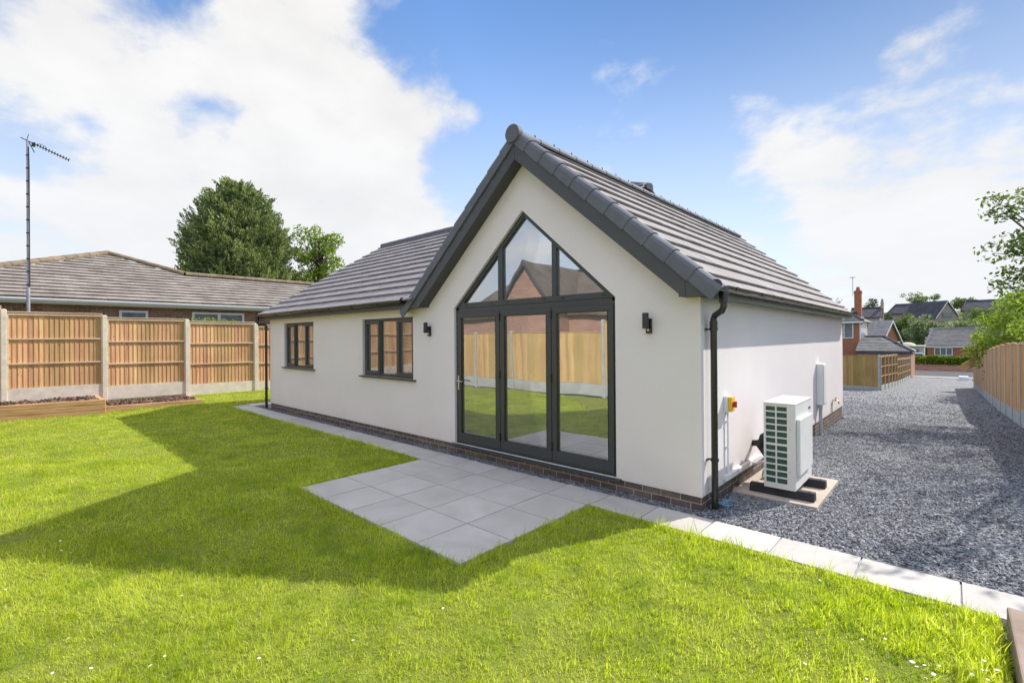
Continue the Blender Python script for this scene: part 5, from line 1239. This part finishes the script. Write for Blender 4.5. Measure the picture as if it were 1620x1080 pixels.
# near the horizon everything pales
hz_ = N(n, 'ShaderNodeMapRange', interpolation_type='SMOOTHSTEP'); hz_.inputs['From Min'].default_value = -.02; hz_.inputs['From Max'].default_value = .60; hz_.inputs['To Min'].default_value = .85; hz_.inputs['To Max'].default_value = 0; l.new(sp.outputs['Z'], hz_.inputs['Value'])
cmx = N(n, 'ShaderNodeMath', operation='MAXIMUM'); l.new(cov.outputs[0], cmx.inputs[0]); l.new(hz_.outputs[0], cmx.inputs[1])
shade = N(n, 'ShaderNodeMapRange'); shade.inputs['From Min'].default_value = .38; shade.inputs['From Max'].default_value = .62; shade.inputs['To Min'].default_value = .88; shade.inputs['To Max'].default_value = 1.04; l.new(n1, shade.inputs['Value'])
cl = N(n, 'ShaderNodeMix', data_type='RGBA'); CLOUD = 3.3
cl.inputs[6].default_value = (CLOUD * .93, CLOUD * .95, CLOUD, 1); cl.inputs[7].default_value = (CLOUD * 1.0, CLOUD * .99, CLOUD * .985, 1); l.new(cov.outputs[0], cl.inputs[0])
cs_ = N(n, 'ShaderNodeVectorMath', operation='SCALE'); l.new(cl.outputs[2], cs_.inputs[0]); l.new(shade.outputs[0], cs_.inputs['Scale'])
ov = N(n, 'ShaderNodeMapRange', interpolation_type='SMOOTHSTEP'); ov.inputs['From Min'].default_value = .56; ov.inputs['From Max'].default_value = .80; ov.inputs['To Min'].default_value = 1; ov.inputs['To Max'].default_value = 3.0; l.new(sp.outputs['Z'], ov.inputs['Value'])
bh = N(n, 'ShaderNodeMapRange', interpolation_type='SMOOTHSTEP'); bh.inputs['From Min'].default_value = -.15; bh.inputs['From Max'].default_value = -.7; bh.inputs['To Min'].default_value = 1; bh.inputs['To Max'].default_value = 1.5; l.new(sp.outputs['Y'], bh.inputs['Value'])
om = N(n, 'ShaderNodeMath', operation='MULTIPLY'); l.new(ov.outputs[0], om.inputs[0]); l.new(bh.outputs[0], om.inputs[1])  # cloud brightness added overhead and behind camera, out of frame, to lift facade fill
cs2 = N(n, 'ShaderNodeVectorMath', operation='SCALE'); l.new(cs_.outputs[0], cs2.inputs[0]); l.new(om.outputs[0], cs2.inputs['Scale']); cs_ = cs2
skm = N(n, 'ShaderNodeMix', data_type='RGBA', blend_type='MULTIPLY'); skm.inputs[0].default_value = 1; l.new(sky.outputs[0], skm.inputs[6]); SKT = (.56, .68, .80); skm.inputs[7].default_value = (*SKT, 1)
sd_ = N(n, 'ShaderNodeVectorMath', operation='DOT_PRODUCT'); l.new(D_, sd_.inputs[0]); sd_.inputs[1].default_value = SUN
sr_ = N(n, 'ShaderNodeMapRange'); sr_.inputs['From Min'].default_value = .55; sr_.inputs['From Max'].default_value = 1.0; sr_.inputs['To Min'].default_value = 1; sr_.inputs['To Max'].default_value = .42; l.new(sd_.outputs['Value'], sr_.inputs['Value'])
ss_ = N(n, 'ShaderNodeVectorMath', operation='SCALE'); l.new(skm.outputs[2], ss_.inputs[0]); l.new(sr_.outputs[0], ss_.inputs['Scale'])
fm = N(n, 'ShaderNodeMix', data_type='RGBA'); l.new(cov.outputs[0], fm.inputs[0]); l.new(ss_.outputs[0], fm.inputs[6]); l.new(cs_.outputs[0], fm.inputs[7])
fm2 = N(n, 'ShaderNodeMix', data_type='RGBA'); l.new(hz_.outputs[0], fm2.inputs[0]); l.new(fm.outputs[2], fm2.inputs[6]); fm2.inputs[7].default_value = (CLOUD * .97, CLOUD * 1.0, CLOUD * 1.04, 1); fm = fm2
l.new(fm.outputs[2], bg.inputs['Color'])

sl_ = bpy.data.lights.new('sun', 'SUN'); sl_.energy = 2.8; sl_.angle = R(.53); sl_.color = (1.0, .95, .87)
so_ = bpy.data.objects.new('sun', sl_); COL.objects.link(so_); so_.location = (10, 25, 25); so_.rotation_euler = SUN.to_track_quat('Z', 'Y').to_euler()

# ------------------------------------------------------------------ camera
yaw, pitch, roll = R(42.6267), R(.13336), R(-.41884)
fw = Vector((-math.sin(yaw) * math.cos(pitch), math.cos(yaw) * math.cos(pitch), math.sin(pitch))); rt_ = Vector((math.cos(yaw), math.sin(yaw), 0)); up = rt_.cross(fw)
r2 = rt_ * math.cos(roll) + up * math.sin(roll); u2 = -rt_ * math.sin(roll) + up * math.cos(roll)
cd = bpy.data.cameras.new('camera'); cam = bpy.data.objects.new('camera', cd); COL.objects.link(cam); sc.camera = cam
cam.matrix_world = Matrix(((r2.x, u2.x, -fw.x, 1.94292), (r2.y, u2.y, -fw.y, -5.04629), (r2.z, u2.z, -fw.z, 1.85), (0, 0, 0, 1)))
cd.sensor_width = 36; cd.lens = 755.6365 / 1620 * 36; cd.shift_y = -(540 - 532.207) / 1620; cd.clip_start = .05; cd.clip_end = 2000
sc.render.resolution_x, sc.render.resolution_y = 1024, 682
vs_ = sc.view_settings; vs_.view_transform = 'Standard'; vs_.look = 'None'; vs_.gamma = 1; vs_.exposure = 1.13; vs_.use_curve_mapping = False
sc.render.engine = 'CYCLES'
